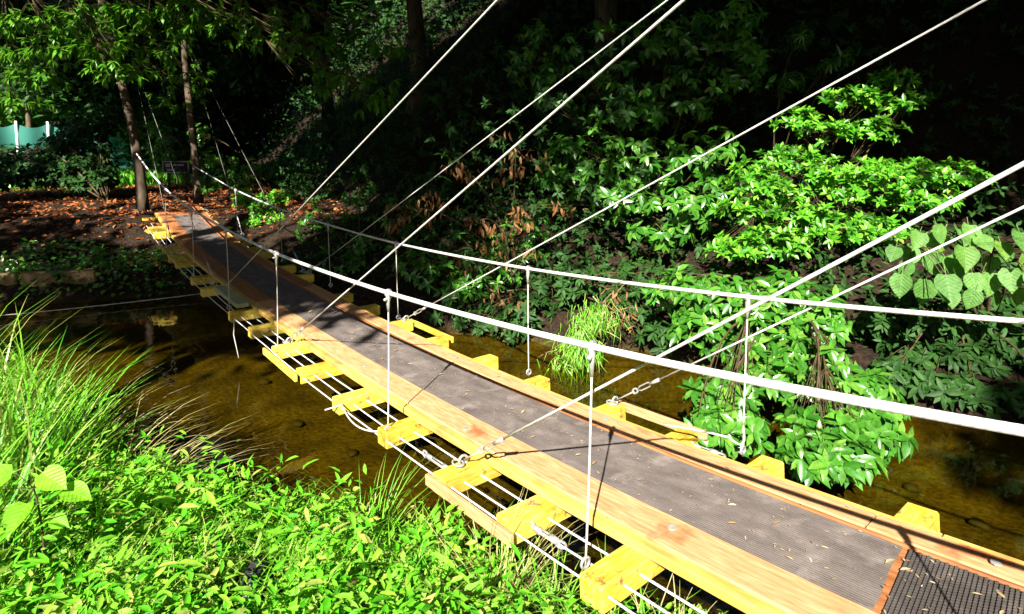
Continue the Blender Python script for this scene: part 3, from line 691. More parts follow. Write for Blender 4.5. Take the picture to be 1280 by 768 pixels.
def tree(name, label, base, top, r0, crowns, leaf, mat='canopy', k=12, spread=.28, group=None, shape=None, lean=(0,0), sun_gaps=True, cat='tree', dens=2.2, margin=0.0):
    bx, by = base; bz = hz(bx, by)-.15; t = thing(name, label, cat, (bx,by,bz), group)
    zs = np.linspace(0, 1, 14); m = MB()
    px = bx+lean[0]*zs**1.4*(top-bz)+.05*np.sin(zs*7+bx); py = by+lean[1]*zs**1.4*(top-bz)+.05*np.cos(zs*6+by)
    pz = bz+zs*(top-bz); tr = r0*(1-.62*zs)+r0*.45*np.exp(-zs*16)
    trunk = np.stack([px,py,pz],1); m.tube(trunk, tr, 10); m.build('trunk', M['bark'], t, True)
    lb = MB(); Ps = []
    for c, r, n in crowns:
        c = np.array(c, float); r = np.array(r, float)
        P, _ = in_ellipsoid(int(n*dens), c, r, .5)
        if sun_gaps and margin:
            e1 = np.array([.6,-.8,0])*margin; e2 = np.cross(SUN, e1)
            P = P[np.max([in_sun(P+a_*e1+b_*e2) for a_, b_ in ((0,0),(1,0),(-1,0),(0,1),(0,-1),(.7,.7),(-.7,.7),(.7,-.7),(-.7,-.7))], 0) < .9]
        elif sun_gaps: P = P[rng.random(len(P)) > in_sun(P)]
        Ps.append(P)
        for q in range(max(3, int(r[0]*1.6))):
            if len(P) < 3: break
            e = P[rng.integers(len(P))]; s = trunk[rng.integers(8,14)]
            b = bez(s, (s+e)/2+np.array([0,0,.12*np.linalg.norm(e-s)]), e, 7); lb.tube(b, np.linspace(r0*.32,.012,7), 5)
    lb.build('branch', M['bark'], t, True)
    P = np.concatenate(Ps); Q, d, nr, ln = spray(P, leaf, k, spread)
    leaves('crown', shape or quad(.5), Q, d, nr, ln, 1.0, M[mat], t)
    return t
SHG = 'tall trees around the stream'
tree('anchor_tree', 'tall tree behind the viewpoint holding the left stay cables', (.10,-5.8), 9.5, .22, [((-.2,-4.2,10.2),(3.6,3.8,2.0),560)], .26)
tree('anchor_tree', 'tall tree behind the viewpoint holding the right stay cables', (1.30,-6.75), 10, .22, [((3.4,-5.0,10.6),(4.0,3.8,2.0),620)], .26)
tree('bank_tree', 'tall tree on the grassy near bank left of the viewpoint', (-7.0,1.2), 9, .24, [((-4.6,1.6,9.2),(4.2,4.0,2.0),700)], .26)
tree('bank_tree', 'tall tree upstream on the near bank beyond the tall grass', (-7.2,7.0), 9, .24, [((-4.6,6.2,9.0),(4.4,4.2,2.2),760)], .26)
tree('slope_tree', 'tall tree on the dark slope leaning over mid stream', (7.6,7.0), 10.5, .26, [((3.4,5.2,10.0),(4.6,4.4,2.2),860), ((5.8,7.5,8.4),(3,3,1.2),300)], .26, lean=(-.15,-.08))
tree('slope_tree', 'tall tree on the dark slope above the far end of the bridge', (6.0,11.6), 10, .24, [((2.2,9.6,9.6),(4.4,4.0,2.2),760), ((4.6,11,8.2),(3,3,1.2),260)], .26, lean=(-.14,-.08))
tree('slope_tree', 'tall tree on the slope above the sunlit shrubs', (12.0,3.4), 12, .26, [((8.2,1.2,11.2),(4.6,4.6,2.2),760), ((11,3,9.6),(3.5,3,1.2),240)], .26, lean=(-.12,-.08))
tree('bank_tree', 'tall tree downstream on the near bank', (5.4,-10.5), 11, .26, [((6.4,-6.6,11.2),(4.8,4.4,2.2),760)], .26)
tree('bank_tree', 'tall tree on the far bank upstream of the landing', (-6.0,13.2), 9, .22, [((-4.6,11.6,8.6),(4.0,3.6,2.0),560)], .26)
tree('bank_tree', 'tall spreading tree added for shade on the near bank just downstream of the bridge', (2.2,-4.2), 9.6, .24, [((1.8,.6,9.6),(4.4,4.2,1.8),900), ((4.5,-1.0,10.2),(3.6,3.4,1.6),520)], .28, lean=(-.02,.12))  # trees from here to the landing pair are added for their shade
tree('bank_tree', 'tall spreading tree added for shade on the near bank upstream of the grass', (-6.6,4.2), 9.2, .24, [((-3.0,3.6,10.4),(4.4,4.2,1.8),900), ((-7.4,2.4,8.2),(3,4.4,1.6),600)], .28)
tree('slope_tree', 'tall tree added beyond the landing to shade the path', (-3.4,16.4), 9.6, .22, [((-1.6,16.0,9.6),(4.6,3.8,2.0),700), ((2.6,15.2,9.2),(3.4,3.4,1.8),460)], .28)
tree('bank_tree', 'tall tree added for shade on the near bank behind the viewpoint to its left', (-7.6,-9.2), 10, .24, [((-5.6,-7.2,10.2),(3.8,3.4,2.2),620), ((-2.6,-8.4,10.6),(3.0,3.0,2.0),380)], .28, margin=.32)
tree('slope_tree', 'tall tree added for shade high on the dark slope behind the dry branch', (12.5,9.5), 13, .26, [((8.6,8.2,12.4),(4.6,4.6,2.0),620)], .3, lean=(-.12,-.05))
tree('slope_tree', 'tall tree added for shade at the left foot of the dark slope beyond the landing', (7.2,20.5), 12, .24, [((4.6,18.4,11.6),(4.6,4.2,2.0),620), ((8.6,15.5,12.4),(4.0,4.0,2.0),500)], .3, lean=(-.1,-.06))
# the two trees the handrail cables are tied to, at the far landing
tree('landing_tree', 'slim tree at the far landing tied to the left handrail cable', (.16,12.45), 7.4, .098,
     [((-.6,12.0,7.2),(3.2,3.0,1.5),300)], .22, lean=(-.11,.085))
tree('landing_tree', 'slim mossy tree at the far landing tied to the right handrail cable', (1.28,13.3), 7.6, .088,
     [((2.2,13.2,7.4),(3.2,3.0,1.5),300)], .22, lean=(-.012,.0))
# low leafy boughs of the far-bank trees, top left of the view
def boughs():
    t = thing('leafy_boughs_tree', 'leafy tree on the far bank with low drooping boughs catching the sun', 'tree', (-2.6,11.6,hz(-2.6,11.6)-.1))
    m = MB(); tk = np.array([(-2.6,11.6,hz(-2.6,11.6)-.1),(-2.62,11.65,2.5),(-2.5,11.7,4.5),(-2.4,11.7,7)]); m.tube(tk, [.17,.13,.11,.06], 8); m.build('trunk', M['bark'], t, True)
    b = MB(); tips = []; ax = []
    spots = [(20,25,10.5,40),(70,60,9.8,45),(120,45,10,50),(150,85,9.6,34),(60,95,11,36),(110,15,10,50),(180,20,10.2,50),(230,30,10,45),(215,65,10.4,28),(20,70,11,40),
             (250,10,9.6,40),(330,20,9.2,26),(350,45,9.0,20),(395,60,8.6,24),(300,40,9.8,20),(405,100,8.6,20),(380,25,9,24),(140,60,9.4,30),(440,95,8.6,20),(470,55,8.4,24),(465,120,8.4,16),(20,130,12,24),(225,120,12,18),(235,95,12,22),(60,30,9.6,30)]
    for u, v, d, n in spots:
        c = site(u, v, d); s = tk[3]*.5+tk[2]*.5
        path = bez(s, (s+c)/2+np.array([0,0,.9]), c, 8); b.tube(path, np.linspace(.018,.004,8), 5)
        P, uu = in_ellipsoid(n, c, (.62,.62,.26), .6); tips.append(P); ax.append(unit(uu*np.array([1,1,.3])+np.array([0,0,-.15])))
        for i in range(0, n, 3): b.tube([path[6], P[i]], [.006,.003], 3, False)
    b.build('branch', M['twig'], t, True)
    tips = np.concatenate(tips); ax = np.concatenate(ax); P, D, Nn = whorls(tips, ax, (4,7), (20,75), .55)
    Nn = Nn*.4+np.array([0,0,1.])
    leaves('crown', lance(.34), P, D, Nn, .17*rng.uniform(.7,1.2,len(P)), 1.0, M['upper'], t)
boughs()
# sunlit trees beyond the clearing and a dim screen behind
tree('clearing_tree', 'sunlit pale green tree standing behind the teal net', (-1.6,33.5), 7, .16, [(site(45,118,33),(1.5,1.5,2.0),260), (site(25,140,33),(1.2,1.2,1.2),120)], .22, 'bright', 10, .22, sun_gaps=False)
tree('clearing_tree', 'sunlit green tree in the clearing seen left of the landing trees', (1.6,34), 7, .16, [(site(125,118,33),(1.4,1.4,1.6),200), (site(140,95,33),(1.2,1.2,1.2),120)], .22, 'bright', 10, .22, sun_gaps=False)
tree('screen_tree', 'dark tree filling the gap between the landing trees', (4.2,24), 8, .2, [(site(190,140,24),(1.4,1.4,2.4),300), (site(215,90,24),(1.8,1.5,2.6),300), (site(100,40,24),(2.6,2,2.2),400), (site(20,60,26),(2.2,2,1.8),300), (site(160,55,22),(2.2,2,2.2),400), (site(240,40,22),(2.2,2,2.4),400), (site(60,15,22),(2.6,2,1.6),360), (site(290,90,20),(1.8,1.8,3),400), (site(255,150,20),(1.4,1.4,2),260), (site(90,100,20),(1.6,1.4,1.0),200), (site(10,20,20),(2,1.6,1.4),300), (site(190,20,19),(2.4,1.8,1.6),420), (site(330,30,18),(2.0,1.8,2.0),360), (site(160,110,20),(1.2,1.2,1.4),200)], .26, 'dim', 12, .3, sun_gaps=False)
n = 3200; x = rng.uniform(-20,40,n); y = rng.uniform(38,52,n); P = np.stack([x, y, height(x,y)+rng.uniform(0,17,n)], 1)
Q, d, nr, ln = spray(P, .9, 10, 1.1)
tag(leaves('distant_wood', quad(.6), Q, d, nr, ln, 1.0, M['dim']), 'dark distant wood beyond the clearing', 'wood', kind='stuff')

n = 9500; a = rng.uniform(R(-262), R(28), n); rr = rng.uniform(13,19,n); x = rr*np.cos(a); y = 2+rr*np.sin(a)  # ring of leaves out of view, added to hold back skylight
P = np.stack([x, y, height(x,y)+17*rng.random(n)**.9], 1); ok = (np.abs((P-CAM)@_rt/np.maximum((P-CAM)@_fw,.01)) > 1.0) | ((P-CAM)@_fw < 0); P = P[ok]; e1 = np.array([.6,-.8,0])*1.5; e2 = np.cross(SUN, e1)
pr = np.max([in_sun(P+a_*e1+b_*e2) for a_, b_ in ((0,0),(1,0),(-1,0),(0,1),(0,-1),(.7,.7),(-.7,.7),(.7,-.7),(-.7,-.7))], 0); P = P[pr < .5]
Q, d, nr, ln = spray(P, .75, 8, .6)
tag(leaves('sky_block_wood', quad(.6), Q, d, nr, ln, 1.0, M['canopy']), 'dense unseen wood added behind the viewpoint to cut skylight', 'wood', kind='stuff')

# ------------------------------------------------------------------ shaded undergrowth of the slope (one mass)
n = 46000; x = rng.uniform(1.6,20,n); y = rng.uniform(-6,32,n)
hx = height(x, y); dF = sdist(FAR, x, y); u_ = x-(2.6+.22*np.maximum(y-6,0))
ok = (dF > .5) & (u_ > np.where(y > 11, -.9, 0)) & (x < 3.4+.62*y+12)
x, y, hx = x[ok], y[ok], hx[ok]
z = hx+.12+2.3*rng.random(len(x))**2.0
P = np.stack([x,y,z],1); dep = view_depth(P); du = (P-CAM)@_rt/dep
ok = (dep > 5.2) & (np.abs(du) < 1.1) & (rng.random(len(P)) < np.clip(11/dep,.45,1)); P = P[ok]; dep = dep[ok]; du = du[ok]; P = P[~((dep < 9.2) & (du > .25) & (du < .92) & (P[:,2]-height(P[:,0],P[:,1]) > .55))]
ax = unit(rng.normal(size=P.shape)*.6+np.array([-.5,-.5,.7]))
P2, D2, N2 = whorls(P, ax, (5,7), (55,100), .35)
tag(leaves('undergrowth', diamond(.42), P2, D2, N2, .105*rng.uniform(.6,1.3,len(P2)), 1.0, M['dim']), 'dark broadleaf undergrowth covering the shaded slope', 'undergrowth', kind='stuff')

# ------------------------------------------------------------------ named shrubs on the far bank
def pads(lst):
    out = []
    for u, v, d, ru, rv, n in lst:
        s = d/FOC; out.append((site(u,v,d), (ru*s, ru*s, rv*s), n))
    return out
shrub('overhanging_shrub', 'glossy sunlit broadleaf shrub leaning from the far bank down over the water', 'shrub', (4.55,1.7,hz(4.55,1.7)),
      pads([(850,362,5.9,45,26,26),(905,375,5.6,60,30,44),(985,372,5.6,55,30,40),(1030,405,5.4,40,30,30),(950,420,5.3,60,35,46),(880,415,5.5,40,30,26),(1010,455,4.95,60,36,44),(950,470,4.8,50,30,34),
            (900,500,4.5,42,30,38),(915,532,4.15,45,20,34),(1075,495,4.55,48,36,38),(1095,535,4.15,34,22,28),(1030,540,4.05,48,24,38),(1010,568,3.85,34,14,24),(1055,568,3.85,34,14,20),(870,535,4.15,20,14,8)]),
      .125, 'shrub', lance(.42,.07,-.16), 1.0, (6,9), (50,95), .35, split=300, face=.7)
shrub('sunlit_shrub', 'bright green layered shrub in full sun on the far slope', 'shrub', (6.6,2.4,hz(6.6,2.4)),
      pads([(1115,100,7.6,26,12,26),(1130,128,7.5,30,14,30),(1060,125,7.6,40,14,36),(1000,150,7.5,34,12,26),(1035,165,7.4,40,12,30),(985,195,7.3,40,14,34),(945,215,7.2,30,12,24),(1100,160,7.4,30,16,30),
            (1045,212,7.1,70,15,70),(960,235,7.0,50,13,40),(1130,215,7.1,50,14,50),(1195,222,7.0,34,20,44),(1080,238,6.9,60,16,60),(1000,262,6.8,50,14,44),(930,262,6.9,36,12,26),(1150,250,6.9,50,14,46),(1050,285,6.6,60,16,56),(975,300,6.5,50,16,44),(1100,290,6.5,40,16,36),(920,310,6.5,36,16,30)]),
      .100, 'bright', lance(.42,.07,-.10), 1.0, (7,10), (35,85), .08, split=200, face=.35, axis_up=.9, dens=1.3)
shrub('shaded_shrub', 'tall dim shrub of drooping leaves left of the sunlit shrub', 'shrub', (5.4,4.2,hz(5.4,4.2)),
      pads([(760,60,8.4,60,40,40),(840,40,8.3,60,40,40),(910,30,8.2,50,40,34),(930,85,8.0,40,30,26),(780,130,8.1,60,40,42),(860,120,8.0,60,40,42),(740,190,7.9,50,36,36),(810,200,7.8,60,36,42),(885,190,7.7,50,36,36),
            (770,245,7.6,56,26,34),(850,255,7.5,56,26,34),(900,240,7.4,34,24,20),(690,110,8.4,44,40,30),(700,220,8.1,36,40,24),(830,290,7.3,50,14,20),(660,60,8.8,50,40,30)]),
      .145, 'shrub', lance(.42,.07,-.18), 1.0, (6,8), (60,105), .5, split=60, face=.5)
shrub('bank_shrub', 'small dim shrub on the far bank below the dry branch', 'shrub', (2.9,5.2,hz(2.9,5.2)),
      pads([(545,345,7.3,34,18,24),(570,360,7.1,30,14,18),(605,350,7.2,40,18,24),(640,330,7.4,40,24,24),(520,330,7.6,30,20,18),(660,300,7.6,40,30,24),(590,310,7.8,50,26,26)]),
      .11, 'shrub', lance(.36), 1.0, (6,8), (50,100), .35, face=.5)
shrub('bank_shrub', 'dim leafy shrub on the far bank behind the middle of the bridge', 'shrub', (2.2,7.0,hz(2.2,7.0)),
      pads([(440,330,8.8,36,24,26),(470,300,9.0,40,30,28),(420,290,9.4,30,34,24),(400,330,9.3,24,24,18),(510,280,8.8,40,34,26),(450,250,9.6,40,30,24),(390,280,9.8,26,30,18)]),
      .11, 'shrub', lance(.38), 1.0, (6,8), (50,100), .35, face=.4)
shrub('landing_shrub', 'small yellow-green shrub beside the far end of the bridge', 'shrub', (2.2,10.1,hz(2.2,10.1)),
      pads([(305,250,11.0,14,12,30),(330,258,10.8,18,16,44),(350,250,11.0,14,14,26),(325,282,10.6,22,14,46),(308,290,10.6,12,8,18),(345,275,10.7,14,14,24),(318,300,10.3,18,6,20)]),
      .085, 'bright', diamond(.45), 1.0, (6,9), (40,95), .1, face=.4, dens=1.7)
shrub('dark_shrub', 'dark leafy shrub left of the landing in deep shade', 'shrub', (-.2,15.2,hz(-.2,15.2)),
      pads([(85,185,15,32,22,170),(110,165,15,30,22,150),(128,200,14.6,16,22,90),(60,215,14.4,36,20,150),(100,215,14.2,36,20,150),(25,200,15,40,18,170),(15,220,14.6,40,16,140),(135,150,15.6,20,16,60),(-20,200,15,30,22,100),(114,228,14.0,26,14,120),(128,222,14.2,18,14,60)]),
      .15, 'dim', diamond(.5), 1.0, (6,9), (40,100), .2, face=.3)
shrub('path_shrub', 'small green shrub between the two landing trees', 'shrub', (1.9,17.6,hz(1.9,17.6)),
      pads([(193,190,17.5,10,14,40),(205,170,17.8,10,12,30),(190,160,18,8,12,24),(212,195,17,8,6,16)]), .09, 'bright', diamond(.5), 1.0, (6,9), (40,100), .15)
shrub('path_shrub', 'dark green shrub right of the mossy landing tree', 'shrub', (3.0,13.2,hz(3.0,13.2)),
      pads([(262,200,13.4,20,16,50),(285,215,13.0,22,18,50),(262,230,12.8,16,12,30),(250,170,14,14,18,36),(300,230,12.4,20,14,36)]), .10, 'shrub', diamond(.45), 1.0, (6,8), (40,100), .25)
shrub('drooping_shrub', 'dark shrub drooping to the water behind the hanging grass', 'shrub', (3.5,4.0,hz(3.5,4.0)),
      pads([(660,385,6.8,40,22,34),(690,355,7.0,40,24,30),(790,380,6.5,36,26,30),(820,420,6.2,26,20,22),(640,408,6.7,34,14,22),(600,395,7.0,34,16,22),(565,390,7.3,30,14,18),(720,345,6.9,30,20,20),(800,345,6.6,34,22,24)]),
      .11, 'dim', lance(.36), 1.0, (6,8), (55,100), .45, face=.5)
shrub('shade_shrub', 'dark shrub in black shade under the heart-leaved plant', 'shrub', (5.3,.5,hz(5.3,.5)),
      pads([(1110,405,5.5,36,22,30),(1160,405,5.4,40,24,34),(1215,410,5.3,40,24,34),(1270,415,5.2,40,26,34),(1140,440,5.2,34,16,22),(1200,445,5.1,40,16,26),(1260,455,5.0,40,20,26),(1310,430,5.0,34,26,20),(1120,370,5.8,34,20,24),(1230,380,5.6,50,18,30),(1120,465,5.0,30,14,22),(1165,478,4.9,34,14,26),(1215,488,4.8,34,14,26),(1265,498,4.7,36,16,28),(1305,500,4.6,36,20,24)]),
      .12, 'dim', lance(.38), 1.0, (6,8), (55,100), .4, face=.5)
# dry branch with brown hanging leaves
def dry_branch():
    base = site(640,255,8.0); base[2] = hz(base[0], base[1]); t = thing('dry_branch', 'dead branch with bunches of brown hanging leaves on the far bank', 'branch', base)
    spots = [(620,175,7.6,5),(648,195,7.6,6),(640,215,7.6,8),(668,195,7.7,5),(630,225,7.5,8),(660,210,7.6,5),(575,218,7.7,10),(590,222,7.6,10),(560,212,7.8,7),(540,250,7.7,14),(555,262,7.6,8),(525,265,7.7,8),(535,285,7.6,7),
             (500,275,7.8,10),(485,262,8.0,8),(490,285,7.9,7),(650,270,7.3,12),(640,285,7.2,10),(655,285,7.2,10),(612,288,7.3,8),(595,280,7.5,6),(622,300,7.2,7),(630,315,7.1,8),(605,310,7.3,6),(655,318,7.1,5),(670,320,7.0,5),(620,335,7.0,5),(560,330,7.4,6),(700,262,7.5,8),(715,268,7.4,6),(580,338,7.3,6),(620,372,6.7,8),(640,378,6.6,6)]
    b = MB(); P = []; D = []
    hubs = [site(*q) for q in ((645,190,7.9),(575,205,8.0),(510,262,8.0),(645,262,7.6),(600,275,7.6),(640,345,7.0),(560,318,7.6))]
    for h_ in hubs: b.tube(bez(base, (base+h_)/2+np.array([.15,.1,.25])+rng.normal(size=3)*.12, h_, 7), np.linspace(.016,.006,7), 5)
    for u, v, d, n in spots:
        c = site(u, v-6, d); hub = min(hubs, key=lambda q: np.linalg.norm(q-c)); b.tube(bez(hub, (hub+c)/2+np.array([0,0,.05]), c, 6), np.linspace(.005,.002,6), 4)
        for _ in range(int(n*1.3)):
            P.append(c+rng.normal(size=3)*np.array([.08,.08,.045])); D.append(np.array([0,0,-1.])+rng.normal(size=3)*.38)
    b.build('twig', M['twig'], t, True)
    P = np.array(P); n = len(P); leaves('foliage', lance(.30,.08,-.2), P, np.array(D), rng.normal(size=(n,3))*.7+np.array([-.6,-.6,.2]), .125*rng.uniform(.6,1.2,n), 1.0, M['brown'], t, split=120)
dry_branch()
# big heart-leaved plant at the right edge
def heart_plant():
    base = np.array([5.2,.15,hz(5.2,.15)]); t = thing('heart_leaved_plant', 'plant with large pale heart-shaped leaves at the right edge of the far bank', 'plant', base)
    b = MB(); spots = [(1120,318),(1135,335),(1128,352),(1150,300),(1160,325),(1158,358),(1178,300),(1180,330),(1182,352),(1196,295),(1200,335),(1205,318),(1215,350),(1222,305),(1220,372),(1240,330),(1243,372),(1250,312),(1262,345),(1272,370),(1282,325),(1288,350),(1236,350),(1262,322),(1170,290),(1188,372),(1300,340),(1310,365),(1300,310),(1142,318),(1210,290),(1274,300)]
    P, D, Nn, ln = [], [], [], []
    hubs = [site(1150,310,4.75), site(1195,300,4.7), site(1240,315,4.65), site(1290,320,4.6)]
    for h in hubs: b.tube(bez(base, (base+h)/2+np.array([0,0,.35]), h, 8), np.linspace(.016,.007,8), 6)
    for u, v in spots:
        p = site(u, v-10, 4.55+rng.uniform(-.18,.22)); h = min(hubs, key=lambda q: np.linalg.norm(q-p)); b.tube(bez(h, (h+p)/2+np.array([0,0,.05]), p, 5), .004, 4)
        out = unit(p-h+1e-3); dd = np.array([0,0,-1.0])+.55*out+rng.normal(size=3)*.18+np.array([-.25,-.1,0])
        P.append(p); D.append(dd); Nn.append(np.array([-.7,-.55,.55])+rng.normal(size=3)*.22); ln.append(rng.uniform(.14,.235))
    b.build('stem', M['twig'], t, True)
    leaves('foliage', heart(.8), np.array(P), np.array(D), np.array(Nn), np.array(ln), 1.0, M['big'], t, split=len(P))
heart_plant()

# ------------------------------------------------------------------ grasses
def grass_clump(name, label, c, n, h, spread, lean=.35, mat='grass', width=.012, group=None, bias=(0,0)):
    x, y = c; z = hz(x, y); t = thing(name, label, 'grass', (x,y,z-.02), group)
    a = rng.random(n)*6.283; rr = spread*np.sqrt(rng.random(n)); P = np.stack([x+rr*np.cos(a), y+rr*np.sin(a), np.zeros(n)],1)
    P[:,2] = height(P[:,0],P[:,1])-.02
    d = np.stack([np.cos(a)*lean*rng.random(n)*1.5+bias[0]+rng.normal(size=n)*.12, np.sin(a)*lean*rng.random(n)*1.5+bias[1]+rng.normal(size=n)*.12, np.ones(n)],1)
    out = np.stack([d[:,0],d[:,1],np.zeros(n)],1)+rng.normal(size=(n,3))*.15
    nr = np.cross(np.cross(d, out), d); nr = -unit(nr); nr = np.where(np.abs(nr).sum(1,keepdims=True) < .1, [1,0,0], nr)
    # bend outwards: blade z axis points up-and-in, so negative z offsets lean away
    ln = h*rng.uniform(.5,1.1,n); V0, F0 = blade()
    w = width/ln
    leaves('blades', (V0, F0), P, d, nr, ln, w*1.0, M[mat], t, smooth=True)
    return t
TG = [((-1.55,3.6),150,.62,.28),((-1.25,4.3),170,.80,.30),((-1.75,4.9),160,.85,.32),((-.95,5.2),150,.85,.26),((-1.35,5.9),150,.9,.30),((-.80,6.0),110,.75,.24),((-2.0,6.3),140,1.0,.35),((-1.0,4.0),120,.55,.22),((-.70,4.6),90,.5,.2),((-1.7,4.2),150,.75,.3),((-1.15,5.0),150,.8,.28)]
names = ['tall grass clump nearest the viewpoint on the left bank','tall grass clump in the middle of the left bank','tall grass clump at the left picture edge','tall grass clump leaning over the brown water','tall grass clump behind the others near the far bend','short grass clump at the water edge by the bend','tallest grass clump far left','short grass clump in front of the tall ones','small grass tuft hanging over the bank edge','tall grass clump half hidden at the left edge','dense tall grass clump left of the water']
for (c, n_, h_, s_), lb in zip(TG, names):
    c = (CAM[0]-.34+(c[0]-CAM[0])*.46, CAM[1]+(c[1]-CAM[1])*.64)
    grass_clump('grass_clump', lb, c, int(n_*.6), h_*.92, s_*.85, .20, 'grass', .014, 'tall grass on the near bank', (.03,.0))
for c, lb in (((-1.12,2.55),'straw-coloured grass blades arching out over the water, nearer tuft'),((-1.22,3.3),'straw-coloured grass blades arching out over the water, farther tuft')):
    grass_clump('dry_grass_clump', lb, c, 60, .62, .16, .5, 'straw', .009, 'dry grass over the water', (.75,-.1))
grass_clump('sedge_tuft', 'upright sedge tuft at the water edge below the side board', (-.13,1.66), 85, .52, .08, .34, 'grass', .007)
grass_clump('straw_tuft', 'pale straw tuft hanging beside a near sleeper', (-.11,.52), 70, .44, .09, .35, 'straw', .006)
grass_clump('grass_tuft', 'thin grass tuft below the nearest sleeper', (.22,-.05), 40, .34, .10, .5, 'straw', .006)
# grass hanging from the far bank
def hanging_grass():
    base = site(745,385,6.1); base[2] = max(base[2], hz(base[0], base[1])); t = thing('hanging_grass', 'yellow-green grass tuft drooping from the far bank to the water', 'grass', base)
    P, D, Nn = [], [], []
    for u, v, d, n in ((748,385,6.1,90),(735,400,6.0,120),(722,420,5.95,130),(715,440,5.9,120),(735,435,5.9,80),(705,455,5.85,40),(760,400,6.1,50)):
        c = site(u, v, d)
        for _ in range(n): P.append(c+rng.normal(size=3)*np.array([.09,.09,.06])); D.append(np.array([-.45,-.45,-.75])+rng.normal(size=3)*.4); Nn.append(np.array([-.5,-.5,.6])+rng.normal(size=3)*.4)
    n = len(P); leaves('blades', blade(), np.array(P), np.array(D), np.array(Nn), .17*rng.uniform(.5,1.2,n), .05, M['grass'], t)
    b = MB()
    for u0, v0, u1, v1 in ((755,390,785,352),(760,395,800,385),(750,385,770,365),(745,400,790,405),(765,380,795,420),(700,440,672,448)):
        b.tube(bez(site(u0,v0,6.1), site((u0+u1)/2,(v0+v1)/2-8,6.0), site(u1,v1,6.1), 6), np.linspace(.008,.003,6), 4)
    b.build('dead_stalk', M['dry_twig'], t, True)
    P = np.array([site(rng.uniform(745,798), rng.uniform(360,415), 6.05) for _ in range(46)]); leaves('dead_leaves', lance(.2), P, rng.normal(size=(46,3))+np.array([0,0,-.7]), rng.normal(size=(46,3)), .1, 1.0, M['brown'], t)
hanging_grass()
# small bamboo-like shrub far right
shrub('bamboo_shrub', 'narrow-leaved bamboo shrub high on the right of the slope', 'shrub', (11.5,1.6,hz(11.5,1.6)),
      pads([(1185,65,11.5,20,26,26),(1180,95,11.4,18,18,20),(1150,60,11.6,14,18,14),(1240,80,11.4,24,30,24),(1255,140,11,24,26,20),(1215,150,11,24,24,20)]), .24, 'shrub', lance(.16,.04,-.2), 1.0, (4,7), (60,110), .7)
shrub('bamboo_shrub', 'small tuft of narrow leaves above the shaded shrub', 'shrub', (7.2,3.2,hz(7.2,3.2)),
      pads([(1050,70,8.6,22,12,12),(1040,80,8.5,14,10,8),(1000,40,8.6,20,16,12),(990,100,8.4,18,16,10)]), .2, 'shrub', lance(.18,.04,-.2), 1.0, (5,8), (60,110), .6)

# ------------------------------------------------------------------ ground cover on the near bank
HOSE = site(318,712,2.25); SAPL = site(45,640,2.25)
n = 19000; x = rng.uniform(-3.2,1.5,n); y = rng.uniform(-.9,6.9,n)
dN = -sdist(NEAR, x, y); hh = height(x, y); patch = wob(x, y, 2.6, .9)
ok = (dN > .02) & (np.hypot(x-CAM[0], y-CAM[1]) > .75) & (rng.random(n) < np.clip(1.15-y*.13,.3,1)) & (patch > -1.25) 
ok &= (np.hypot(x-HOSE[0], y-HOSE[1]) > .10) & (np.hypot(x-SAPL[0]-.05, y-SAPL[1]+.06) > .12)
ok &= ~((x > .10) & (y < 1.5) & (rng.random(n) > .12))
x, y, hh, dN, patch = x[ok], y[ok], hh[ok], dN[ok], patch[ok]
tall = np.clip(.10+.20*rng.random(len(x))**1.5+.11*patch+.05*np.sin(9*x+4*y)*np.cos(8*y-3*x), .04, .46)*np.where(x > .02, .42, 1)*np.clip(.4+dN*1.2,.4,1)
tall = np.where((x > -.3) & (y < 1.6), np.minimum(tall, np.where(x > -.06, .12, .26)), tall)
Pn, Dn, Nn, Ln = [], [], [], []
K = 9
for kk in range(K):
    f = (kk+1)/K; a = rng.random(len(x))*6.283
    sw = .05*f; Pn.append(np.stack([x+rng.normal(size=len(x))*sw, y+rng.normal(size=len(x))*sw, hh+tall*f],1))
    Dn.append(np.stack([np.cos(a), np.sin(a), rng.uniform(-.35,.95,len(x))],1)); Nn.append(np.array([0,0,1.])+rng.normal(size=(len(x),3))*.5)
    Ln.append((.022+.060*rng.random(len(x))**1.8)*(1.2-.35*f))
Pn, Dn, Nn, Ln = (np.concatenate(a) for a in (Pn, Dn, Nn, Ln))
# keep the leaves clear of the deck
clear = ~((Pn[:,0] > -.05) & (Pn[:,2] > np.interp(Pn[:,1], PROF[:,0], PROF[:,1])-.11))
Pn, Dn, Nn, Ln = Pn[clear], Dn[clear], Nn[clear], Ln[clear]
tag(leaves('ground_cover', lance(.34,.07,-.12), Pn, Dn, Nn, Ln, 1.0, M['cover']), 'low bright green leafy plants covering the near bank', 'ground cover', kind='stuff')
n = 15000; x = rng.uniform(-3.0,.1,n); y = rng.uniform(-.6,6.6,n); dN = -sdist(NEAR, x, y); ok = (dN > .05) & (np.hypot(x-CAM[0], y-CAM[1]) > .8); x, y = x[ok], y[ok]; n = len(x)
a = rng.random(n)*6.283; d = np.stack([np.cos(a)*.55, np.sin(a)*.55, np.ones(n)],1); nr = -unit(np.cross(np.cross(d, d*np.array([1,1,0])), d))
ln = rng.uniform(.12,.36,n)
tag(leaves('bank_grass', blade(), np.stack([x,y,height(x,y)],1), d, nr, ln, .008/ln, M['grass']), 'fine grass growing among the leafy plants', 'grass', kind='stuff')
n = 900; x = rng.uniform(-2.8,-.12,n); y = rng.uniform(-.5,4.5,n); dN = -sdist(NEAR, x, y); ok = (dN > .08) & (np.hypot(x-HOSE[0], y-HOSE[1]) > .22) & (np.hypot(x-SAPL[0], y-SAPL[1]) > .25) & (np.hypot(x-CAM[0], y-CAM[1]) > .95); x, y = x[ok], y[ok]; n = len(x)
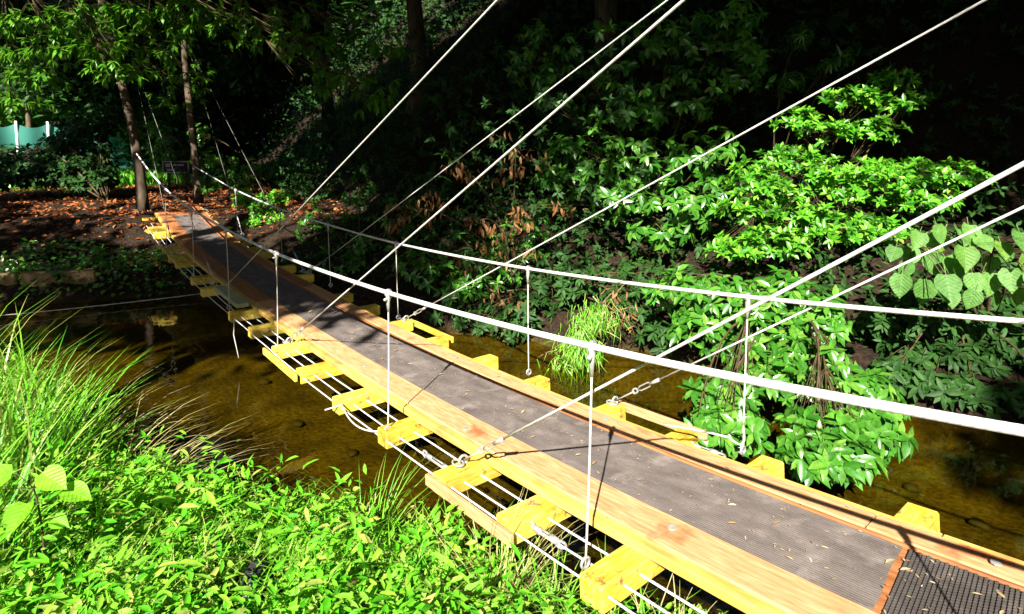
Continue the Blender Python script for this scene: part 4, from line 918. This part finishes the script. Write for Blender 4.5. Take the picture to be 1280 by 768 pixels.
tl = rng.uniform(.2,.46,n)*np.where((x > -.5) & (y < 1.2), .6, 1); P, D, N_, ln = [], [], [], []; z0 = height(x, y)
for kk in range(7):
    f = (kk+2)/8; a = rng.random(n)*6.283; P.append(np.stack([x,y,z0+tl*f],1)+rng.normal(size=(n,3))*.012); D.append(np.stack([np.cos(a),np.sin(a),rng.uniform(-.3,.8,n)],1)); N_.append(np.array([0,0,1.])+rng.normal(size=(n,3))*.3); ln.append(rng.uniform(.07,.13,n)*(1.1-.4*f))
tag(leaves('weeds', lance(.26,.06,-.16), *(np.concatenate(q) for q in (P, D, N_, ln)), 1.0, M['cover']), 'taller lance-leaved weeds standing in the ground cover', 'weeds', kind='stuff')
# broad-leaved sapling at the left edge
def sapling():
    c = SAPL; base = np.array([c[0], c[1], hz(c[0], c[1])]); t = thing('broadleaf_sapling', 'sapling with large rounded yellow-green leaves at the left edge of the bank', 'sapling', base)
    spots = [((52,590),.13),((18,590),.13),((80,612),.115),((36,628),.13),((26,650),.10),((4,612),.10),((66,648),.08)]
    b = MB(); top = site(42,610,2.25); b.tube(bez(base, (base+top)/2+np.array([.03,0,.02]), top, 7), np.linspace(.006,.003,7), 5)
    P, D, Nn, ln = [], [], [], []
    for (u,v), l in spots:
        p = site(u, v, 2.22); b.tube([top*.6+base*.4 if v > 630 else top, p], .0018, 4)
        o = unit(p-(top+base)/2); P.append(p); D.append(o*np.array([1,1,.2])+np.array([0,0,-.25])); Nn.append(np.array([-.5,-.4,.9])+rng.normal(size=3)*.15); ln.append(l)
    b.build('stem', M['twig'], t, True); leaves('foliage', heart(.72), np.array(P), np.array(D), np.array(Nn), np.array(ln), 1.0, M['sapling'], t, split=len(P))
sapling()
# ivy and ferns on the far bank, leaf litter on the landing slope
n = 5200; x = rng.uniform(-3.4,1.0,n); y = rng.uniform(8.5,11.2,n); dF = sdist(FAR, x, y); ok = (dF > .0) & (dF < 1.15+.3*wob(x,y,2,1)); x, y = x[ok], y[ok]; n = len(x)
P = np.stack([x, y, height(x,y)+rng.uniform(.02,.20,n)],1)
tag(leaves('ivy_cover', diamond(.6), P, rng.normal(size=(n,3))*np.array([1,1,.4])+np.array([-.2,-.4,-.2]), np.array([-.2,-.5,.9])+rng.normal(size=(n,3))*.4, rng.uniform(.05,.11,n), 1.0, M['shrub']), 'dim green creepers covering the edge of the far bank', 'ground cover', kind='stuff')
n = 20000; x = rng.uniform(.3,8.5,n); y = rng.uniform(-6,8.5,n); dF = sdist(FAR, x, y); ok = (dF > .02) & (dF < 2.6) & (rng.random(n) < np.where(dF < .5, .35, 1)); x, y, dF = x[ok], y[ok], dF[ok]; n = len(x)
P = np.stack([x, y, height(x,y)+rng.uniform(.02,.5,n)*rng.random(n)],1)
tag(leaves('bank_creeper', diamond(.45), P, rng.normal(size=(n,3))*np.array([1,1,.4])+np.array([-.5,-.4,-.3]), np.array([-.3,-.3,.9])+rng.normal(size=(n,3))*.4, rng.uniform(.05,.13,n), 1.0, M['dim']), 'dark creepers and litter along the foot of the far bank', 'ground cover', kind='stuff')
n = 11000; x = rng.uniform(-5,4.0,n); y = rng.uniform(9.0,21,n); dF = sdist(FAR, x, y); ok = (dF > .5) & (x < 2.4+.25*(y-6)); x, y = x[ok], y[ok]; n = len(x)
P = np.stack([x, y, height(x,y)+rng.uniform(.005,.045,n)],1)
tag(leaves('leaf_litter', diamond(.5), P, rng.normal(size=(n,3))*np.array([1,1,.3]), np.array([0,0,1.])+rng.normal(size=(n,3))*.4, rng.uniform(.05,.13,n), 1.0, M['litter']), 'reddish brown fallen leaves covering the slope at the far landing', 'leaf litter', kind='stuff')
n = 12000; x = rng.uniform(-12,8,n); y = rng.uniform(20,44,n)
P = np.stack([x, y, height(x,y)],1); a = rng.random(n)*6.283
tag(leaves('clearing_grass', quad(.35), P, np.stack([np.cos(a)*.5,np.sin(a)*.5,np.ones(n)],1), rng.normal(size=(n,3)), rng.uniform(.25,.5,n), 1.0, M['bright']), 'sunlit grass of the clearing beyond the landing', 'grass', kind='stuff')

# ------------------------------------------------------------------ small things of the place
# low retaining wall blocks on the far bank
wall = thing('retaining_wall', 'low weathered block wall along the edge of the far bank, left', 'wall', (-1.9,9.95,0))
for x0, x1 in ((-3.5,-2.62),(-2.6,-1.72),(-1.70,-1.26),(-1.24,-.82)):
    m = MB(); ca = np.array([-.44*(x0+1.8)+9.86]); xm = (x0+x1)/2; ym = 9.72-.46*(xm+1.8); ang = math.atan(-.46)
    rz = np.array([[math.cos(ang),-math.sin(ang),0],[math.sin(ang),math.cos(ang),0],[0,0,1]])
    m.box((xm, ym, .27), ((x1-x0)/math.cos(ang)-.015, .16, .26), rz, .02); m.build('block', M['concrete'], wall)
# wire across the stream, left
m = MB(); a, b = site(-160,408,6.9), site(262,366,8.6); m.tube(bez(a, (a+b)/2-np.array([0,0,.06]), b, 12), .006, 5)
tag(m.build('guy_wire', M['cable'], None, True), 'thin pale wire stretched low across the water behind the tall grass', 'wire')
# notice board
c = site(220,209,17.0); g = hz(c[0], c[1]); nb = thing('notice_board', 'small framed notice board on posts beside the path at the landing', 'sign', (c[0],c[1],g))
rz = np.stack([_rt, np.array([_rt[1]*-1,_rt[0],0]), np.array([0,0,1.])],1)
def bb(name, mat, du, dv, w_, h_, t_, dn, par): 
    m = MB(); m.box(c+_rt*du+np.array([0,0,dv])-rz[:,1]*dn, (w_, t_, h_), rz, .004); return m.build(name, mat, par)
pn = bb('panel', M['board_dark'], 0, 0, .70, .28, .03, 0, nb)
for du, dv, w_, h_ in ((0,.155,.76,.03),(0,-.155,.76,.03),(-.365,0,.03,.28),(.365,0,.03,.28)): bb('frame', M['board_pale'], du, dv, w_, h_, .045, .004, nb)
for du, dv, w_, h_ in ((-.22,.05,.14,.10),(.08,.06,.30,.05),(-.14,-.08,.24,.06)): bb('notice', M['board_pale'], du, dv, w_, h_, .006, .021, pn)
for du in (-.25,.25):
    m = MB(); q = c+_rt*du+rz[:,1]*.04; m.tube([(q[0],q[1],g-.1),(q[0],q[1],c[2]+.14)], .03, 8); m.build('post', M['bark'], nb, True)
# teal net on poles across the clearing
net = thing('net_fence', 'teal sports net hung between poles across the clearing', 'fence', (-1,30.5,hz(-1,30.5)))
xs = [-7.2,-5.0,-2.95,-1.95,-.95,.9,2.6]
for k, x in enumerate(xs):
    y = 30.0+.12*x; g = hz(x, y); m = MB(); m.tube([(x,y,g-.2),(x,y,3.2 if k != 2 else 4.7)], .045 if k != 2 else .07, 8); m.build('pole', M['pole'], net, True)
for x0, x1 in zip(xs[:-1], xs[1:]):
    V = []; n1, n2 = 9, 6
    for i in range(n1):
        t_ = i/(n1-1); x = x0+(x1-x0)*t_; y = 30.0+.12*x; top = 3.12-.30*4*t_*(1-t_)*min(1,(x1-x0)/1.6); bot = hz(x, y)+.05
        for j in range(n2):
            s_ = j/(n2-1); V.append((x, y+.08*math.sin(5*x)+.05*math.sin(9*s_+x), bot+(top-bot)*s_))
    m = MB(); m.add(V, [[i*n2+j, (i+1)*n2+j, (i+1)*n2+j+1, i*n2+j+1] for i in range(n1-1) for j in range(n2-1)]); m.build('net_panel', M['net'], net, True)
# pale panel behind the left landing tree
c = site(184,186,24); g = hz(c[0], c[1]); pb = thing('pale_panel', 'small pale blue panel on posts glimpsed behind the left landing tree', 'panel', (c[0],c[1],g))
m = MB(); m.box(c, (.42,.03,.20), rz); m.build('panel', M['pale_blue'], pb)
for du in (-.18,.18):
    m = MB(); q = c+_rt*du+rz[:,1]*.04; m.tube([(q[0],q[1],g-.1),(q[0],q[1],c[2]+.08)], .02, 6); m.build('post', M['pole'], pb, True)
# corrugated drain hose in the near bank
c = HOSE; hs = MB(); path = bez(c+np.array([-.10,-.16,-.14]), c+np.array([0,0,.10]), c+np.array([.08,.16,-.16]), 40)
hs.tube(path, [.030+.007*(i%2) for i in range(40)], 10); tag(hs.build('drain_hose', M['hose']), 'black corrugated hose poking out of the leafy bank', 'hose')
# stones on the stream bed
for q, (u, v, s_) in enumerate(((312,425,.10),(205,470,.07),(330,470,.06),(372,520,.05),(1140,600,.05),(1205,585,.06),(1225,640,.05),(440,560,.045),(505,520,.05))):
    p = site_z(u, v, -.22); m = MB(); P_, _f = [], []
    for i_ in range(5):
        th_ = math.pi*i_/4
        for j_ in range(8):
            ph_ = 2*math.pi*j_/8; k_ = 1+.18*math.sin(3*ph_+q+i_); P_.append((p[0]+s_*k_*math.sin(th_)*math.cos(ph_), p[1]+s_*1.3*k_*math.sin(th_)*math.sin(ph_), hz(p[0],p[1])+.02+s_*.5*math.cos(th_)))
    m.add(P_, [[i_*8+j_, i_*8+(j_+1)%8, (i_+1)*8+(j_+1)%8, (i_+1)*8+j_] for i_ in range(4) for j_ in range(8)])
    o = m.build('stone', M['stone'], None, True)
    tag(o, ['large dark stone on the stream bed beside the third yellow sleeper from the pale board','dark stone on the stream bed nearest the tall grass','dark stone on the stream bed left of the slack rope','small dark stone on the bed left of the middle hanger','small dark stone on the bed just right of the overhanging shrub','dark stone on the bed at the edge of the black shade, right','small dark stone on the bed at the right picture edge','small dark stone on the bed near the sedge tuft','dark stone on the bed seen between the deck cables'][q], 'stone', 'stones on the stream bed')
